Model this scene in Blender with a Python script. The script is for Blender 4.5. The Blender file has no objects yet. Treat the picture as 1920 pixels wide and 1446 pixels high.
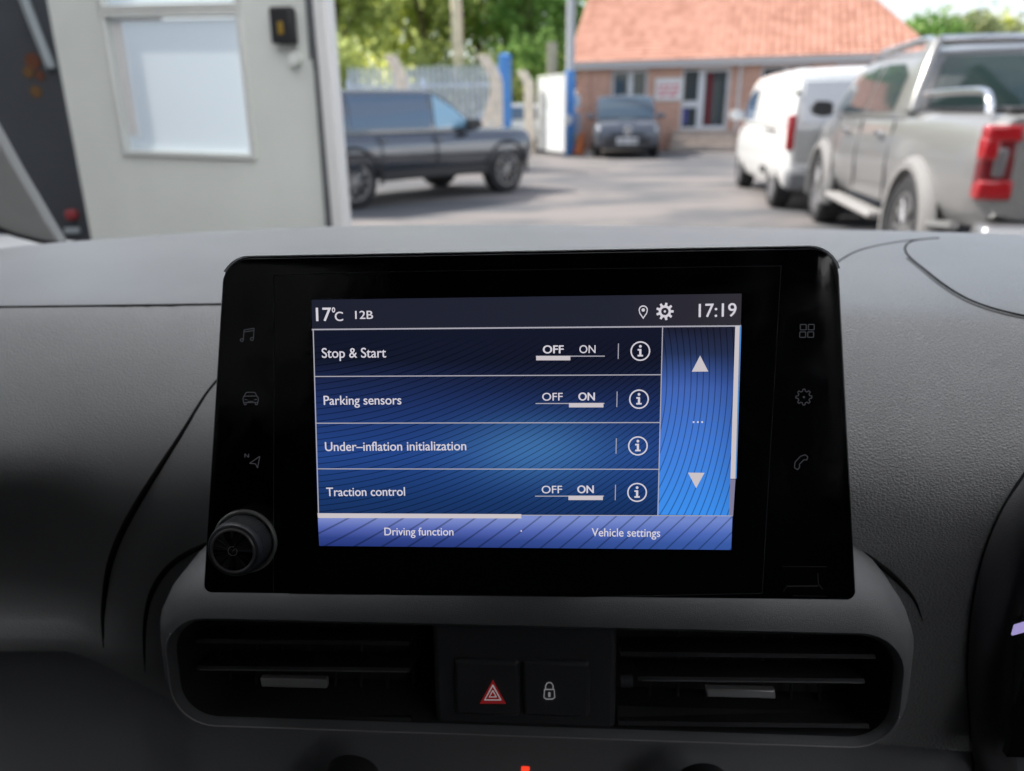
import bpy, bmesh, math, random
import numpy as np
from mathutils import Vector, Matrix
from mathutils.bvhtree import BVHTree

random.seed(7)
scene = bpy.context.scene
COL = scene.collection
R = math.radians

# ------------------------------------------------------------------ camera, sky, sun, exposure
FPX, HOR, CAMZ = 1400.0, 205.0, 1.30
ROLL = R(0.8)
PITCH = math.atan((723 - HOR) / FPX)
FW = np.array([0, math.cos(PITCH), -math.sin(PITCH)])
R0 = np.array([1.0, 0, 0]); U0 = np.array([0, math.sin(PITCH), math.cos(PITCH)])
CR = math.cos(ROLL) * R0 - math.sin(ROLL) * U0
CU = math.sin(ROLL) * R0 + math.cos(ROLL) * U0
CAM = np.array([0, 0, CAMZ])

cd = bpy.data.cameras.new('camera')
cam = bpy.data.objects.new('camera', cd); COL.objects.link(cam)
cam.matrix_world = Matrix(((CR[0], CU[0], -FW[0], 0), (CR[1], CU[1], -FW[1], 0), (CR[2], CU[2], -FW[2], CAMZ), (0, 0, 0, 1)))
cd.sensor_width = 36.0; cd.lens = FPX / 1920 * 36.0
cd.clip_start = 0.02; cd.clip_end = 2000
cd.dof.use_dof = True; cd.dof.focus_distance = 0.315; cd.dof.aperture_fstop = 8.2
scene.camera = cam

SUN_EL, SUN_AZ = R(46), R(-66)          # azimuth clockwise from +Y
world = bpy.data.worlds.new('World'); scene.world = world; world.use_nodes = True
nt = world.node_tree; bg = nt.nodes['Background']
sky = nt.nodes.new('ShaderNodeTexSky'); sky.sky_type = 'NISHITA'; sky.sun_disc = False
sky.sun_elevation = SUN_EL; sky.sun_rotation = SUN_AZ; sky.air_density = 1.0; sky.dust_density = 1.5; sky.ozone_density = 1.0
tcw = nt.nodes.new('ShaderNodeTexCoord'); mpw = nt.nodes.new('ShaderNodeMapping'); mpw.inputs['Scale'].default_value = (1, 1, 3.2)
cl = nt.nodes.new('ShaderNodeTexNoise'); cl.inputs['Scale'].default_value = 2.2; cl.inputs['Detail'].default_value = 7; cl.inputs['Roughness'].default_value = .58
nt.links.new(tcw.outputs['Generated'], mpw.inputs[0]); nt.links.new(mpw.outputs[0], cl.inputs['Vector'])
crp = nt.nodes.new('ShaderNodeMapRange'); crp.interpolation_type = 'SMOOTHSTEP'; crp.inputs[1].default_value = .38; crp.inputs[2].default_value = .60; crp.inputs[3].default_value = .25; crp.inputs[4].default_value = .85
nt.links.new(cl.outputs['Fac'], crp.inputs[0])
cmx = nt.nodes.new('ShaderNodeMix'); cmx.data_type = 'RGBA'; cmx.inputs[7].default_value = (3.6, 3.75, 3.9, 1)      # thin bright cloud
nt.links.new(crp.outputs[0], cmx.inputs[0]); nt.links.new(sky.outputs[0], cmx.inputs[6]); nt.links.new(cmx.outputs[2], bg.inputs[0]); bg.inputs[1].default_value = 0.15
sl = bpy.data.lights.new('sun', 'SUN'); sl.energy = 3.2; sl.angle = R(0.5); sl.color = (1.0, 0.95, 0.87)
sun = bpy.data.objects.new('sun', sl); COL.objects.link(sun)
sd = Vector((math.sin(SUN_AZ) * math.cos(SUN_EL), math.cos(SUN_AZ) * math.cos(SUN_EL), math.sin(SUN_EL)))
sun.rotation_euler = sd.to_track_quat('Z', 'Y').to_euler(); sun.location = sd * 50

scene.view_settings.view_transform = 'Standard'; scene.view_settings.look = 'None'
scene.view_settings.exposure = 1.05; scene.view_settings.gamma = 1.0
scene.view_settings.use_curve_mapping = False
scene.cycles.use_denoising = True
scene.cycles.max_bounces = 8; scene.cycles.transparent_max_bounces = 16
scene.cycles.caustics_reflective = False; scene.cycles.caustics_refractive = False

# ------------------------------------------------------------------ measuring: the photograph's rays
def ray(x, y): return FW * FPX + CR * (x - 960) - CU * (y - 723)
def ground(x, y, z=0.0):
    d = ray(x, y); return CAM + d * ((z - CAMZ) / d[2])
def at(x, y, Y):
    d = ray(x, y); return CAM + d * (Y / d[1])

# the van's own axes (X right, Y forward, Z up; origin at the eye), measured from the flat display
VAN = np.array([[0.99736425, 0.07160825, -0.01169648], [-0.07160333, 0.99743283, 0.00083972], [0.01172658, 0, 0.99993124]])
VANM = Matrix.Translation((0, 0, CAMZ)) @ Matrix([list(r) for r in VAN]).to_4x4()
def vray(x, y): return VAN.T @ ray(x, y)
def vat(x, y, Y):
    d = vray(x, y); return d * (Y / d[1])

# ------------------------------------------------------------------ materials
def new_mat(name):
    m = bpy.data.materials.new(name); m.use_nodes = True
    return m, m.node_tree.nodes, m.node_tree.links, m.node_tree.nodes['Principled BSDF']
def mat(name, col, rough=0.5, metal=0.0, spec=0.5, coat=0.0, vary=0.0, vscale=5.0, bump=0.0, bscale=200.0, sheen=0.0):
    m, N, L, b = new_mat(name)
    b.inputs['Base Color'].default_value = (*col, 1); b.inputs['Roughness'].default_value = rough
    b.inputs['Metallic'].default_value = metal; b.inputs['Specular IOR Level'].default_value = spec
    b.inputs['Coat Weight'].default_value = coat; b.inputs['Coat Roughness'].default_value = 0.05
    tc = N.new('ShaderNodeTexCoord')
    if vary:
        n = N.new('ShaderNodeTexNoise'); n.inputs['Scale'].default_value = vscale; n.inputs['Detail'].default_value = 6
        L.new(tc.outputs['Object'], n.inputs['Vector'])
        r = N.new('ShaderNodeMapRange'); r.inputs[1].default_value = 0.3; r.inputs[2].default_value = 0.7
        r.inputs[3].default_value = 1 - vary; r.inputs[4].default_value = 1 + vary
        L.new(n.outputs['Fac'], r.inputs[0])
        mx = N.new('ShaderNodeVectorMath'); mx.operation = 'SCALE'; mx.inputs[0].default_value = col
        L.new(r.outputs[0], mx.inputs['Scale']); L.new(mx.outputs[0], b.inputs['Base Color'])
    if bump:
        n = N.new('ShaderNodeTexNoise'); n.inputs['Scale'].default_value = bscale; n.inputs['Detail'].default_value = 3
        L.new(tc.outputs['Object'], n.inputs['Vector'])
        bp = N.new('ShaderNodeBump'); bp.inputs['Strength'].default_value = bump; bp.inputs['Distance'].default_value = 0.002
        L.new(n.outputs['Fac'], bp.inputs['Height']); L.new(bp.outputs[0], b.inputs['Normal'])
    return m
UIK = 0.485                                # the display's own brightness at this exposure
def emis(name, col, s):
    m = bpy.data.materials.new(name); m.use_nodes = True; N = m.node_tree.nodes; N.remove(N['Principled BSDF'])
    e = N.new('ShaderNodeEmission'); e.inputs[0].default_value = (*col, 1); e.inputs[1].default_value = s * UIK
    m.node_tree.links.new(e.outputs[0], N['Material Output'].inputs[0]); return m
def grain(name, col, scale, strength, rough, spec=0.35, vary=0.05, fade=None):
    """moulded plastic with a leather grain: cells with raised tops, plus a fine noise"""
    m = mat(name, col, rough, spec=spec, vary=vary, vscale=14)
    N, L, b = m.node_tree.nodes, m.node_tree.links, m.node_tree.nodes['Principled BSDF']
    tc = N.new('ShaderNodeTexCoord'); mp = N.new('ShaderNodeMapping'); mp.inputs['Scale'].default_value = (0.72, 1.0, 1.25)
    L.new(tc.outputs['Object'], mp.inputs[0])
    w = N.new('ShaderNodeTexNoise'); w.inputs['Scale'].default_value = scale * 0.8
    L.new(mp.outputs[0], w.inputs['Vector'])
    sc = N.new('ShaderNodeVectorMath'); sc.operation = 'MULTIPLY_ADD'; k = 0.9 / scale
    sc.inputs[1].default_value = (k, k, k); L.new(w.outputs['Color'], sc.inputs[0]); L.new(mp.outputs[0], sc.inputs[2])
    v = N.new('ShaderNodeTexVoronoi'); v.feature = 'DISTANCE_TO_EDGE'; v.inputs['Scale'].default_value = scale
    L.new(sc.outputs[0], v.inputs['Vector'])
    r = N.new('ShaderNodeMapRange'); r.interpolation_type = 'SMOOTHSTEP'; r.inputs[1].default_value = 0.0; r.inputs[2].default_value = 0.28
    L.new(v.outputs['Distance'], r.inputs[0])
    bp = N.new('ShaderNodeBump'); bp.inputs['Strength'].default_value = strength; bp.inputs['Distance'].default_value = 0.0006
    L.new(r.outputs[0], bp.inputs['Height']); L.new(bp.outputs[0], b.inputs['Normal'])
    if fade:                               # the passenger side's moulding has a shallower grain
        sp = N.new('ShaderNodeSeparateXYZ'); L.new(tc.outputs['Object'], sp.inputs[0]); fr = N.new('ShaderNodeMapRange')
        fr.inputs[1].default_value, fr.inputs[2].default_value = fade; fr.inputs[3].default_value = strength * .3; fr.inputs[4].default_value = strength
        L.new(sp.outputs[0], fr.inputs[0]); L.new(fr.outputs[0], bp.inputs['Strength'])
    return m

# ------------------------------------------------------------------ mesh helpers
class MB:
    def __init__(s): s.v = []; s.f = []
    def add(s, vs, fs):
        o = len(s.v); s.v += [tuple(float(c) for c in p) for p in vs]; s.f += [tuple(i + o for i in f) for f in fs]; return s
    def box(s, c, size, rot=None):
        x, y, z = [a / 2 for a in size]
        vs = [Vector(p) for p in ((-x, -y, -z), (x, -y, -z), (x, y, -z), (-x, y, -z), (-x, -y, z), (x, -y, z), (x, y, z), (-x, y, z))]
        if rot is not None: vs = [rot @ p for p in vs]
        c = Vector(c)
        return s.add([p + c for p in vs], [(0, 3, 2, 1), (4, 5, 6, 7), (0, 1, 5, 4), (1, 2, 6, 5), (2, 3, 7, 6), (3, 0, 4, 7)])
    def tube(s, pts, r, n=8, cap=True):
        pts = [Vector(p) for p in pts]; rs = r if isinstance(r, (list, tuple)) else [r] * len(pts)
        rings = []; ref = None
        for i, p in enumerate(pts):
            t = (pts[min(i + 1, len(pts) - 1)] - pts[max(i - 1, 0)]).normalized()
            if ref is None: ref = t.orthogonal().normalized()
            ref = (ref - t * ref.dot(t)).normalized(); b = t.cross(ref)
            rings.append([p + (ref * math.cos(a) + b * math.sin(a)) * rs[i] for a in [2 * math.pi * k / n for k in range(n)]])
        return s.loft(rings, cap)
    def loft(s, rings, cap=True, closed=True):
        n = len(rings[0]); vs = [p for r in rings for p in r]; fs = []
        for i in range(len(rings) - 1):
            for k in range(n if closed else n - 1):
                a, b = i * n + k, i * n + (k + 1) % n
                fs.append((a, b, b + n, a + n))
        if cap and closed:
            fs.append(tuple(range(n))[::-1]); o = (len(rings) - 1) * n; fs.append(tuple(o + k for k in range(n)))
        return s.add(vs, fs)
    def lathe(s, c, axis, prof, n=32, cap=True):
        """prof: (distance along the axis, radius)"""
        axis = Vector(axis).normalized(); u = axis.orthogonal().normalized(); w = axis.cross(u); c = Vector(c)
        rings = [[c + axis * h + (u * math.cos(2 * math.pi * k / n) + w * math.sin(2 * math.pi * k / n)) * max(r, 1e-5) for k in range(n)] for h, r in prof]
        return s.loft(rings, cap)
    def prism(s, pts, d):
        """pts: flat outline of 3-D points, d: thickness vector"""
        pts = [Vector(p) for p in pts]; d = Vector(d); n = len(pts)
        return s.add(pts + [p + d for p in pts], [tuple(range(n)), tuple(range(2 * n - 1, n - 1, -1))] + [(k, n + k, n + (k + 1) % n, (k + 1) % n) for k in range(n)])
    def build(s, name, m, parent=None, smooth=None, bevel=0.0, seg=2, fix=True):
        me = bpy.data.meshes.new(name); me.from_pydata(s.v, [], s.f)
        if fix:
            bm = bmesh.new(); bm.from_mesh(me); bmesh.ops.recalc_face_normals(bm, faces=bm.faces[:]); bm.to_mesh(me); bm.free()
        me.materials.append(m)
        o = bpy.data.objects.new(name, me); COL.objects.link(o)
        if smooth is not None:
            me.polygons.foreach_set('use_smooth', [True] * len(me.polygons))
            me.set_sharp_from_angle(angle=R(smooth))
        if bevel:
            b = o.modifiers.new('bevel', 'BEVEL'); b.width = bevel; b.segments = seg; b.limit_method = 'ANGLE'; b.angle_limit = R(35)
            me.polygons.foreach_set('use_smooth', [True] * len(me.polygons)); me.set_sharp_from_angle(angle=R(50))
        if parent is not None: o.parent = parent
        return o
def empty(name, loc=(0, 0, 0), rz=0.0):
    o = bpy.data.objects.new(name, None); COL.objects.link(o); o.location = [float(c) for c in loc]; o.rotation_euler = (0, 0, rz); o.empty_display_size = 0.1
    return o
def tag(o, label=None, cat=None, group=None, kind=None):
    if label: o['label'] = label
    if cat: o['category'] = cat
    if group: o['group'] = group
    if kind: o['kind'] = kind
    return o
def copy_tree(o, parent=None):
    c = o.copy(); COL.objects.link(c)
    if parent is not None: c.parent = parent
    for ch in [k for k in bpy.data.objects if k.parent == o]: copy_tree(ch, c)
    return c
def spline(xs, ys, q):
    """monotone-ish cubic (Catmull-Rom tangents, limited)"""
    xs = np.asarray(xs, float); ys = np.asarray(ys, float); q = np.clip(np.asarray(q, float), xs[0], xs[-1])
    h = np.diff(xs); d = np.diff(ys) / h; m = np.zeros_like(xs); m[0] = d[0]; m[-1] = d[-1]
    for i in range(1, len(xs) - 1):
        m[i] = 0 if d[i - 1] * d[i] <= 0 else 2 * d[i - 1] * d[i] / (d[i - 1] + d[i])
    i = np.clip(np.searchsorted(xs, q) - 1, 0, len(xs) - 2); t = (q - xs[i]) / h[i]
    return (2 * t**3 - 3 * t**2 + 1) * ys[i] + (t**3 - 2 * t**2 + t) * h[i] * m[i] + (-2 * t**3 + 3 * t**2) * ys[i + 1] + (t**3 - t**2) * h[i] * m[i + 1]
def curve_pts(pts, n):
    P = np.array([list(p) for p in pts], float); t = np.r_[0, np.cumsum(np.linalg.norm(np.diff(P, axis=0), axis=1))]
    q = np.linspace(0, t[-1], n); out = []
    for v in q:
        i = min(max(np.searchsorted(t, v) - 1, 0), len(P) - 2); u = (v - t[i]) / (t[i + 1] - t[i])
        p0, p1, p2, p3 = P[max(i - 1, 0)], P[i], P[i + 1], P[min(i + 2, len(P) - 1)]
        out.append(0.5 * ((2 * p1) + (-p0 + p2) * u + (2 * p0 - 5 * p1 + 4 * p2 - p3) * u * u + (-p0 + 3 * p1 - 3 * p2 + p3) * u**3))
    return out

#@@GROUND
# ------------------------------------------------------------------ ground
def ground_mat():
    m, N, L, b = new_mat('asphalt')
    tc = N.new('ShaderNodeTexCoord')
    big = N.new('ShaderNodeTexNoise'); big.inputs['Scale'].default_value = 0.6; big.inputs['Detail'].default_value = 5; big.inputs['Roughness'].default_value = 0.6
    mp = N.new('ShaderNodeMapping'); mp.inputs['Scale'].default_value = (0.55, 1.3, 1); L.new(tc.outputs['Object'], mp.inputs[0]); L.new(mp.outputs[0], big.inputs['Vector'])
    ramp = N.new('ShaderNodeValToRGB'); e = ramp.color_ramp.elements
    e[0].position = 0.43; e[0].color = (0.105, 0.107, 0.113, 1); e[1].position = 0.57; e[1].color = (0.225, 0.202, 0.192, 1)
    L.new(big.outputs['Fac'], ramp.inputs[0])
    fine = N.new('ShaderNodeTexNoise'); fine.inputs['Scale'].default_value = 60; fine.inputs['Detail'].default_value = 4; L.new(tc.outputs['Object'], fine.inputs['Vector'])
    mr = N.new('ShaderNodeMapRange'); mr.inputs[3].default_value = 0.75; mr.inputs[4].default_value = 1.25; L.new(fine.outputs['Fac'], mr.inputs[0])
    mx = N.new('ShaderNodeMix'); mx.data_type = 'RGBA'; mx.blend_type = 'MULTIPLY'; mx.inputs[0].default_value = 1
    L.new(ramp.outputs[0], mx.inputs[6]); L.new(mr.outputs[0], mx.inputs[7]); L.new(mx.outputs[2], b.inputs['Base Color'])
    b.inputs['Roughness'].default_value = 0.8
    bp = N.new('ShaderNodeBump'); bp.inputs['Strength'].default_value = 0.4; bp.inputs['Distance'].default_value = 0.01
    L.new(fine.outputs['Fac'], bp.inputs['Height']); L.new(bp.outputs[0], b.inputs['Normal'])
    return m
M = {}
M['asphalt'] = ground_mat()
M['grass'] = mat('grass', (0.10, 0.14, 0.035), 0.9, vary=0.4, vscale=0.6)
M['concrete'] = mat('concrete', (0.88, 0.76, 0.62), 0.85, vary=0.18, vscale=6, bump=0.3, bscale=60)
M['floor'] = mat('workshop concrete', (0.16, 0.16, 0.155), 0.6, vary=0.15, vscale=2)
tag(MB().add([(-400, -400, 0), (400, -400, 0), (400, 400, 0), (-400, 400, 0)], [(0, 1, 2, 3)]).build('yard_ground', M['asphalt']), kind='structure')
tag(MB().add([(-60, 19.3, 0.02), (-0.6, 19.3, 0.02), (-0.6, 29, 0.02), (60, 29.6, 0.02), (60, 120, 0.02), (-60, 120, 0.02)], [(0, 1, 2, 3, 4, 5)]).build('grass_verge', M['grass']), kind='structure')
tag(MB().add([(-6, -7, 0.004), (6, -7, 0.004), (6, 3.0, 0.004), (-6, 3.0, 0.004)], [(0, 1, 2, 3)]).build('workshop_floor', M['floor']), kind='structure')

#@@WORKSHOP
# ------------------------------------------------------------------ workshop front: open door leaf, post, keypad, dark cabinet
M['leafpaint'] = mat('workshop door paint', (0.77, 0.80, 0.755), 0.55, vary=0.05, vscale=2.5)
M['framegrey'] = mat('window frame grey', (0.70, 0.72, 0.69), 0.5)
M['white'] = mat('white paint', (0.78, 0.78, 0.77), 0.45)
M['rubber'] = mat('black rubber', (0.03, 0.033, 0.036), 0.7, vary=0.2, vscale=8)
M['rubber_grey'] = mat('worn rubber edge', (0.12, 0.13, 0.14), 0.7, vary=0.2, vscale=8)
M['black'] = mat('black plastic', (0.022, 0.023, 0.026), 0.5, bump=0.2)
M['sticker_orange'] = mat('faded orange sticker', (0.11, 0.035, 0.015), .5); M['sticker_amber'] = mat('faded amber sticker', (0.13, 0.065, 0.02), .5)
M['yellow'] = mat('yellow label', (0.30, 0.19, 0.02), 0.5)
M['red'] = mat('red plastic', (0.25, 0.03, 0.035), 0.4)
M['orange'] = mat('orange paint', (0.62, 0.16, 0.04), 0.5)
def frosted():
    m, N, L, b = new_mat('frosted glazing'); N.remove(b)
    d = N.new('ShaderNodeBsdfDiffuse'); d.inputs[0].default_value = (0.85, 0.90, 0.92, 1)
    t = N.new('ShaderNodeBsdfTranslucent'); t.inputs[0].default_value = (0.94, 0.985, 1.0, 1)
    g = N.new('ShaderNodeBsdfGlossy'); g.inputs['Roughness'].default_value = 0.25
    a = N.new('ShaderNodeMixShader'); a.inputs[0].default_value = 1.0; L.new(d.outputs[0], a.inputs[1]); L.new(t.outputs[0], a.inputs[2])
    c = N.new('ShaderNodeMixShader'); c.inputs[0].default_value = 0.06; L.new(a.outputs[0], c.inputs[1]); L.new(g.outputs[0], c.inputs[2])
    L.new(c.outputs[0], N['Material Output'].inputs[0]); return m
M['frosted'] = frosted()

wk = empty('unseen_workshop_shell', (0, 0, 0)); tag(wk, 'unseen workshop walls and translucent roof added to shade and softly light the van', 'building')  # unseen walls and roof, added to keep direct sun off the dashboard
M['inwall'] = mat('workshop lining', (0.12, 0.12, 0.12), .8, vary=.05, vscale=1)
MB().box((-2.75, -2.4, 2.3), (.15, 11.4, 4.6)).build('wall', M['inwall'], wk); MB().box((4.6, -2.4, 2.3), (.15, 11.4, 4.6)).build('wall', M['inwall'], wk)
MB().box((.925, -8.1, 2.3), (7.5, .15, 4.6)).build('wall', M['inwall'], wk); m, N, L, b = new_mat('light-filling roof sheet'); N.remove(b)
t_ = N.new('ShaderNodeBsdfTranslucent'); t_.inputs[0].default_value = (.965, .965, .97, 1); L.new(t_.outputs[0], N['Material Output'].inputs[0]); M['fill_roof'] = m  # roof made translucent so that it fills the van with soft light
rf = MB()
for k in range(61):
    x = -2.85 + 7.55 * k / 60; z = 4.66 + .03 * math.sin(k * math.pi / 2); rf.v += [(x, -8.2, z), (x, 2.75, z)]
rf.f = [(2 * k, 2 * k + 2, 2 * k + 3, 2 * k + 1) for k in range(60)]
rf.build('roof', M['fill_roof'], wk)
pa, pb = at(118, 225, 3.42), at(583, 215, 3.08)
leaf_x = Vector((pb[0] - pa[0], pb[1] - pa[1], 0)); LW = leaf_x.length; leaf_x.normalize()
leaf = empty('workshop_door', (pa[0], pa[1], 0)); leaf.rotation_euler = (R(0), R(1.5), math.atan2(leaf_x.y, leaf_x.x))
tag(leaf, 'pale grey-green workshop door leaf with a large frosted window, folded open', 'door')
LM = Matrix.Translation(leaf.location) @ leaf.rotation_euler.to_matrix().to_4x4()
LI = LM.inverted()
def leaf_pt(x, y):                        # where a ray meets the leaf's face, in the leaf's own axes (x along, z up)
    o = LI @ Vector(CAM); d = LI.to_3x3() @ Vector(ray(x, y)); t = -o.y / d.y
    p = o + d * t; return p.x, p.z
def rect_ring(mb, x0, x1, z0, z1, w, y0, y1):
    mb.box(((x0 + x1) / 2, (y0 + y1) / 2, z0 + w / 2), (x1 - x0, y1 - y0, w)); mb.box(((x0 + x1) / 2, (y0 + y1) / 2, z1 - w / 2), (x1 - x0, y1 - y0, w))
    mb.box((x0 + w / 2, (y0 + y1) / 2, (z0 + z1) / 2), (w, y1 - y0, z1 - z0 - 2 * w)); mb.box((x1 - w / 2, (y0 + y1) / 2, (z0 + z1) / 2), (w, y1 - y0, z1 - z0 - 2 * w)); return mb
wx0, wz1 = leaf_pt(197, 40); wx1, _ = leaf_pt(444, 30); _, wz0 = leaf_pt(355, 286); wx0b, _ = leaf_pt(240, 286); wx0 = (wx0 + wx0b) / 2
wx1b, _ = leaf_pt(472, 285); wx1 = (wx1 + wx1b) / 2
fw = 0.022; z_split = wz1 + fw; gap = 0.05
uz0, uz1 = wz1 + 0.056, wz1 + 0.056 + (wz1 - wz0)
X0, X1, ZT = 0.0, LW, 2.75
pm = MB()                                  # the leaf's panel, with two openings
T = 0.045
for (a, b_, c, d_) in ((X0, wx0 - fw, 0.02, ZT), (wx1 + fw, X1, 0.02, ZT), (wx0 - fw, wx1 + fw, 0.02, wz0 - fw), (wx0 - fw, wx1 + fw, uz1 + fw, ZT)):
    pm.box(((a + b_) / 2, T / 2, (c + d_) / 2), (b_ - a, T, d_ - c))
pm.build('door_panel', M['leafpaint'], leaf)
for (z0, z1) in ((wz0, wz1), (uz0, uz1)):
    fr = rect_ring(MB(), wx0 - fw + 0.001, wx1 + fw - 0.001, z0 - fw + 0.001, z1 + (fw - 0.001 if z0 != wz0 else 0.033), fw, -0.012, 0.05).build('window_frame', M['framegrey'], leaf, bevel=0.004)
    MB().box(((wx0 + wx1) / 2, 0.03, (z0 + z1) / 2), (wx1 - wx0 + 0.01, 0.006, z1 - z0 + 0.01)).build('pane', M['frosted'], fr)
    MB().box((wx0 + 0.035, 0.016, (z0 + z1) / 2 + 0.03), (0.045, 0.01, z1 - z0 - 0.06)).build('glazing_bar', M['white'], fr)
MB().box((X1 + 0.030, 0.0, ZT / 2), (0.056, 0.05, ZT - 0.04)).build('rubber_edge', M['rubber_grey'], leaf, bevel=0.012)
MB().lathe((X1 - 0.075, -0.03, leaf_pt(555, 112)[1]), (0, 1, 0), [(0, 0.0), (0, 0.022), (0.02, 0.026), (0.028, 0.026), (0.028, 0)], 20).build('door_knob', M['leafpaint'], leaf, smooth=40)
MB().tube([(X1 - 0.004, -0.02, leaf_pt(575, 112)[1]), (X1 - 0.004, -0.02, leaf_pt(575, 60)[1] + 0.4)], 0.006).build('cable', M['rubber_grey'], leaf)

kx, kz0 = leaf_pt(541, 84); _, kz1 = leaf_pt(541, 14)
kp = empty('keypad', LM @ Vector((kx, -0.004, kz0))); kp.rotation_euler = leaf.rotation_euler
tag(kp, 'small black keypad box with a yellow mark on the workshop door edge', 'keypad')
hh = kz1 - kz0
MB().box((0, -0.02, hh / 2), (0.096, 0.04, hh)).build('housing', M['black'], kp, bevel=0.010)
MB().box((0, -0.042, hh * 0.42), (0.022, 0.004, hh * 0.34)).build('yellow_mark', M['yellow'], kp, bevel=0.002)

c = at(613, 215, 3.02)
post = empty('door_post', (c[0] + 0.012, c[1], 0)); tag(post, 'slim white door post beside the dark rubber edge of the workshop door', 'post')
post.rotation_euler = (0, R(0.5), math.atan2(leaf_x.y, leaf_x.x))
MB().box((0, 0, 1.45), (0.055, 0.07, 2.9)).build('post_tube', M['white'], post, bevel=0.008)
MB().box((0, 0, 0.01), (0.14, 0.14, 0.02)).build('base_plate', M['white'], post)

cb = at(95, 235, 3.75)
cab = empty('machine_cabinet', (cb[0] - 0.10, cb[1], 0)); cab.rotation_euler = (0, 0, R(4))
tag(cab, 'tall dark grey machine cabinet with orange and yellow stickers beside the pale workshop door', 'machine')
M['cabinet'] = mat('dark grey enamel', (0.055, 0.06, 0.07), 0.3, spec=0.5, coat=0.3, vary=0.15, vscale=2)
MB().box((-0.15, 0.3, .96), (1.3, 0.6, 1.92)).build('housing', M['cabinet'], cab, bevel=0.05, seg=4)
M['greypipe'] = mat('grey pipe', (0.30, 0.34, 0.36), 0.4)
cabI = (Matrix.Translation(cab.location) @ cab.rotation_euler.to_matrix().to_4x4()).inverted()
def cab_pt(x, y, dy=0.0):
    o = cabI @ Vector(CAM); d = cabI.to_3x3() @ Vector(ray(x, y)); return o + d * ((dy - o.y) / d.y)
p0, p1 = cab_pt(22, -60, -0.03), cab_pt(96, 128, -0.03)
MB().tube([p0, p1], 0.022).build('grey_pipe', M['greypipe'], cab, smooth=60)
for (x, y, w, h_, m) in ((62, 115, 30, 36, 'sticker_orange'), (54, 136, 20, 22, 'sticker_amber'), (76, 142, 18, 26, 'sticker_orange'), (68, 172, 22, 26, 'sticker_amber')):
    p = cab_pt(x, y); s = (cab_pt(x + w, y) - cab_pt(x, y)).length
    MB().lathe((p.x, -0.004 - 0.0015 * (h_ % 5), p.z), (0, 1, 0), [(0, 0), (0, s * 0.5), (0.006, s * 0.5)], 16).build('sticker', M[m], cab)
p = cab_pt(146, 402); MB().box((p.x - 0.02, -0.02, p.z), (0.05, 0.05, 0.05)).build('red_button', M['red'], cab, bevel=0.012)
p = cab_pt(145, 432); MB().box((p.x - 0.02, -0.01, p.z), (0.07, 0.03, 0.03)).build('grey_switch', M['greypipe'], cab, bevel=0.008)

#@@BUILDING
# ------------------------------------------------------------------ brick building with a tiled roof
def brick_mat():
    m, N, L, b = new_mat('red brick'); tc = N.new('ShaderNodeTexCoord')
    mp = N.new('ShaderNodeMapping'); mp.inputs['Rotation'].default_value = (R(90), 0, 0); L.new(tc.outputs['Object'], mp.inputs[0])
    br = N.new('ShaderNodeTexBrick'); br.inputs['Scale'].default_value = 1; br.inputs['Brick Width'].default_value = 0.225; br.inputs['Row Height'].default_value = 0.075
    br.inputs['Mortar Size'].default_value = 0.009; br.inputs['Color1'].default_value = (0.66, 0.37, 0.275, 1); br.inputs['Color2'].default_value = (0.57, 0.30, 0.22, 1)
    br.inputs['Mortar'].default_value = (0.52, 0.40, 0.32, 1); L.new(mp.outputs[0], br.inputs['Vector'])
    n = N.new('ShaderNodeTexNoise'); n.inputs['Scale'].default_value = 1.2; n.inputs['Detail'].default_value = 4; L.new(tc.outputs['Object'], n.inputs['Vector'])
    mr = N.new('ShaderNodeMapRange'); mr.inputs[3].default_value = 0.75; mr.inputs[4].default_value = 1.25; L.new(n.outputs['Fac'], mr.inputs[0])
    mx = N.new('ShaderNodeMix'); mx.data_type = 'RGBA'; mx.blend_type = 'MULTIPLY'; mx.inputs[0].default_value = 1
    L.new(br.outputs['Color'], mx.inputs[6]); L.new(mr.outputs[0], mx.inputs[7]); L.new(mx.outputs[2], b.inputs['Base Color']); b.inputs['Roughness'].default_value = 0.9
    return m
def tile_mat():
    m, N, L, b = new_mat('clay roof tile'); tc = N.new('ShaderNodeTexCoord')
    n = N.new('ShaderNodeTexNoise'); n.inputs['Scale'].default_value = 0.9; n.inputs['Detail'].default_value = 6; L.new(tc.outputs['Object'], n.inputs['Vector'])
    g = N.new('ShaderNodeNewGeometry')
    ad = N.new('ShaderNodeMath'); ad.operation = 'MULTIPLY_ADD'; ad.inputs[1].default_value = 0.6; L.new(g.outputs['Random Per Island'], ad.inputs[0]); L.new(n.outputs['Fac'], ad.inputs[2])
    r = N.new('ShaderNodeValToRGB'); e = r.color_ramp.elements; e[0].position = 0.35; e[0].color = (0.46, 0.21, 0.14, 1); e[1].position = 1.0; e[1].color = (0.66, 0.345, 0.25, 1)
    L.new(ad.outputs[0], r.inputs[0]); L.new(r.outputs[0], b.inputs['Base Color']); b.inputs['Roughness'].default_value = 0.75
    return m
M['brick'] = brick_mat(); M['tile'] = tile_mat()
M['upvc'] = mat('window plastic', (0.70, 0.71, 0.73), 0.4)
M['gutter'] = mat('grey fascia', (0.74, 0.74, 0.75), 0.5)
M['winglass'] = mat('dark window glass', (0.05, 0.065, 0.07), 0.06, spec=0.8)
M['dim'] = mat('dim interior', (0.10, 0.09, 0.08), 0.8, vary=0.4, vscale=3)
M['stone'] = mat('sandstone step', (0.42, 0.35, 0.30), 0.85, vary=0.12, vscale=5)
BL = at(1080, 285, 26.3); BRt = at(1733, 95, 23.4)
bdir = Vector((BRt[0] - BL[0], BRt[1] - BL[1], 0)); BW = bdir.length
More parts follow.
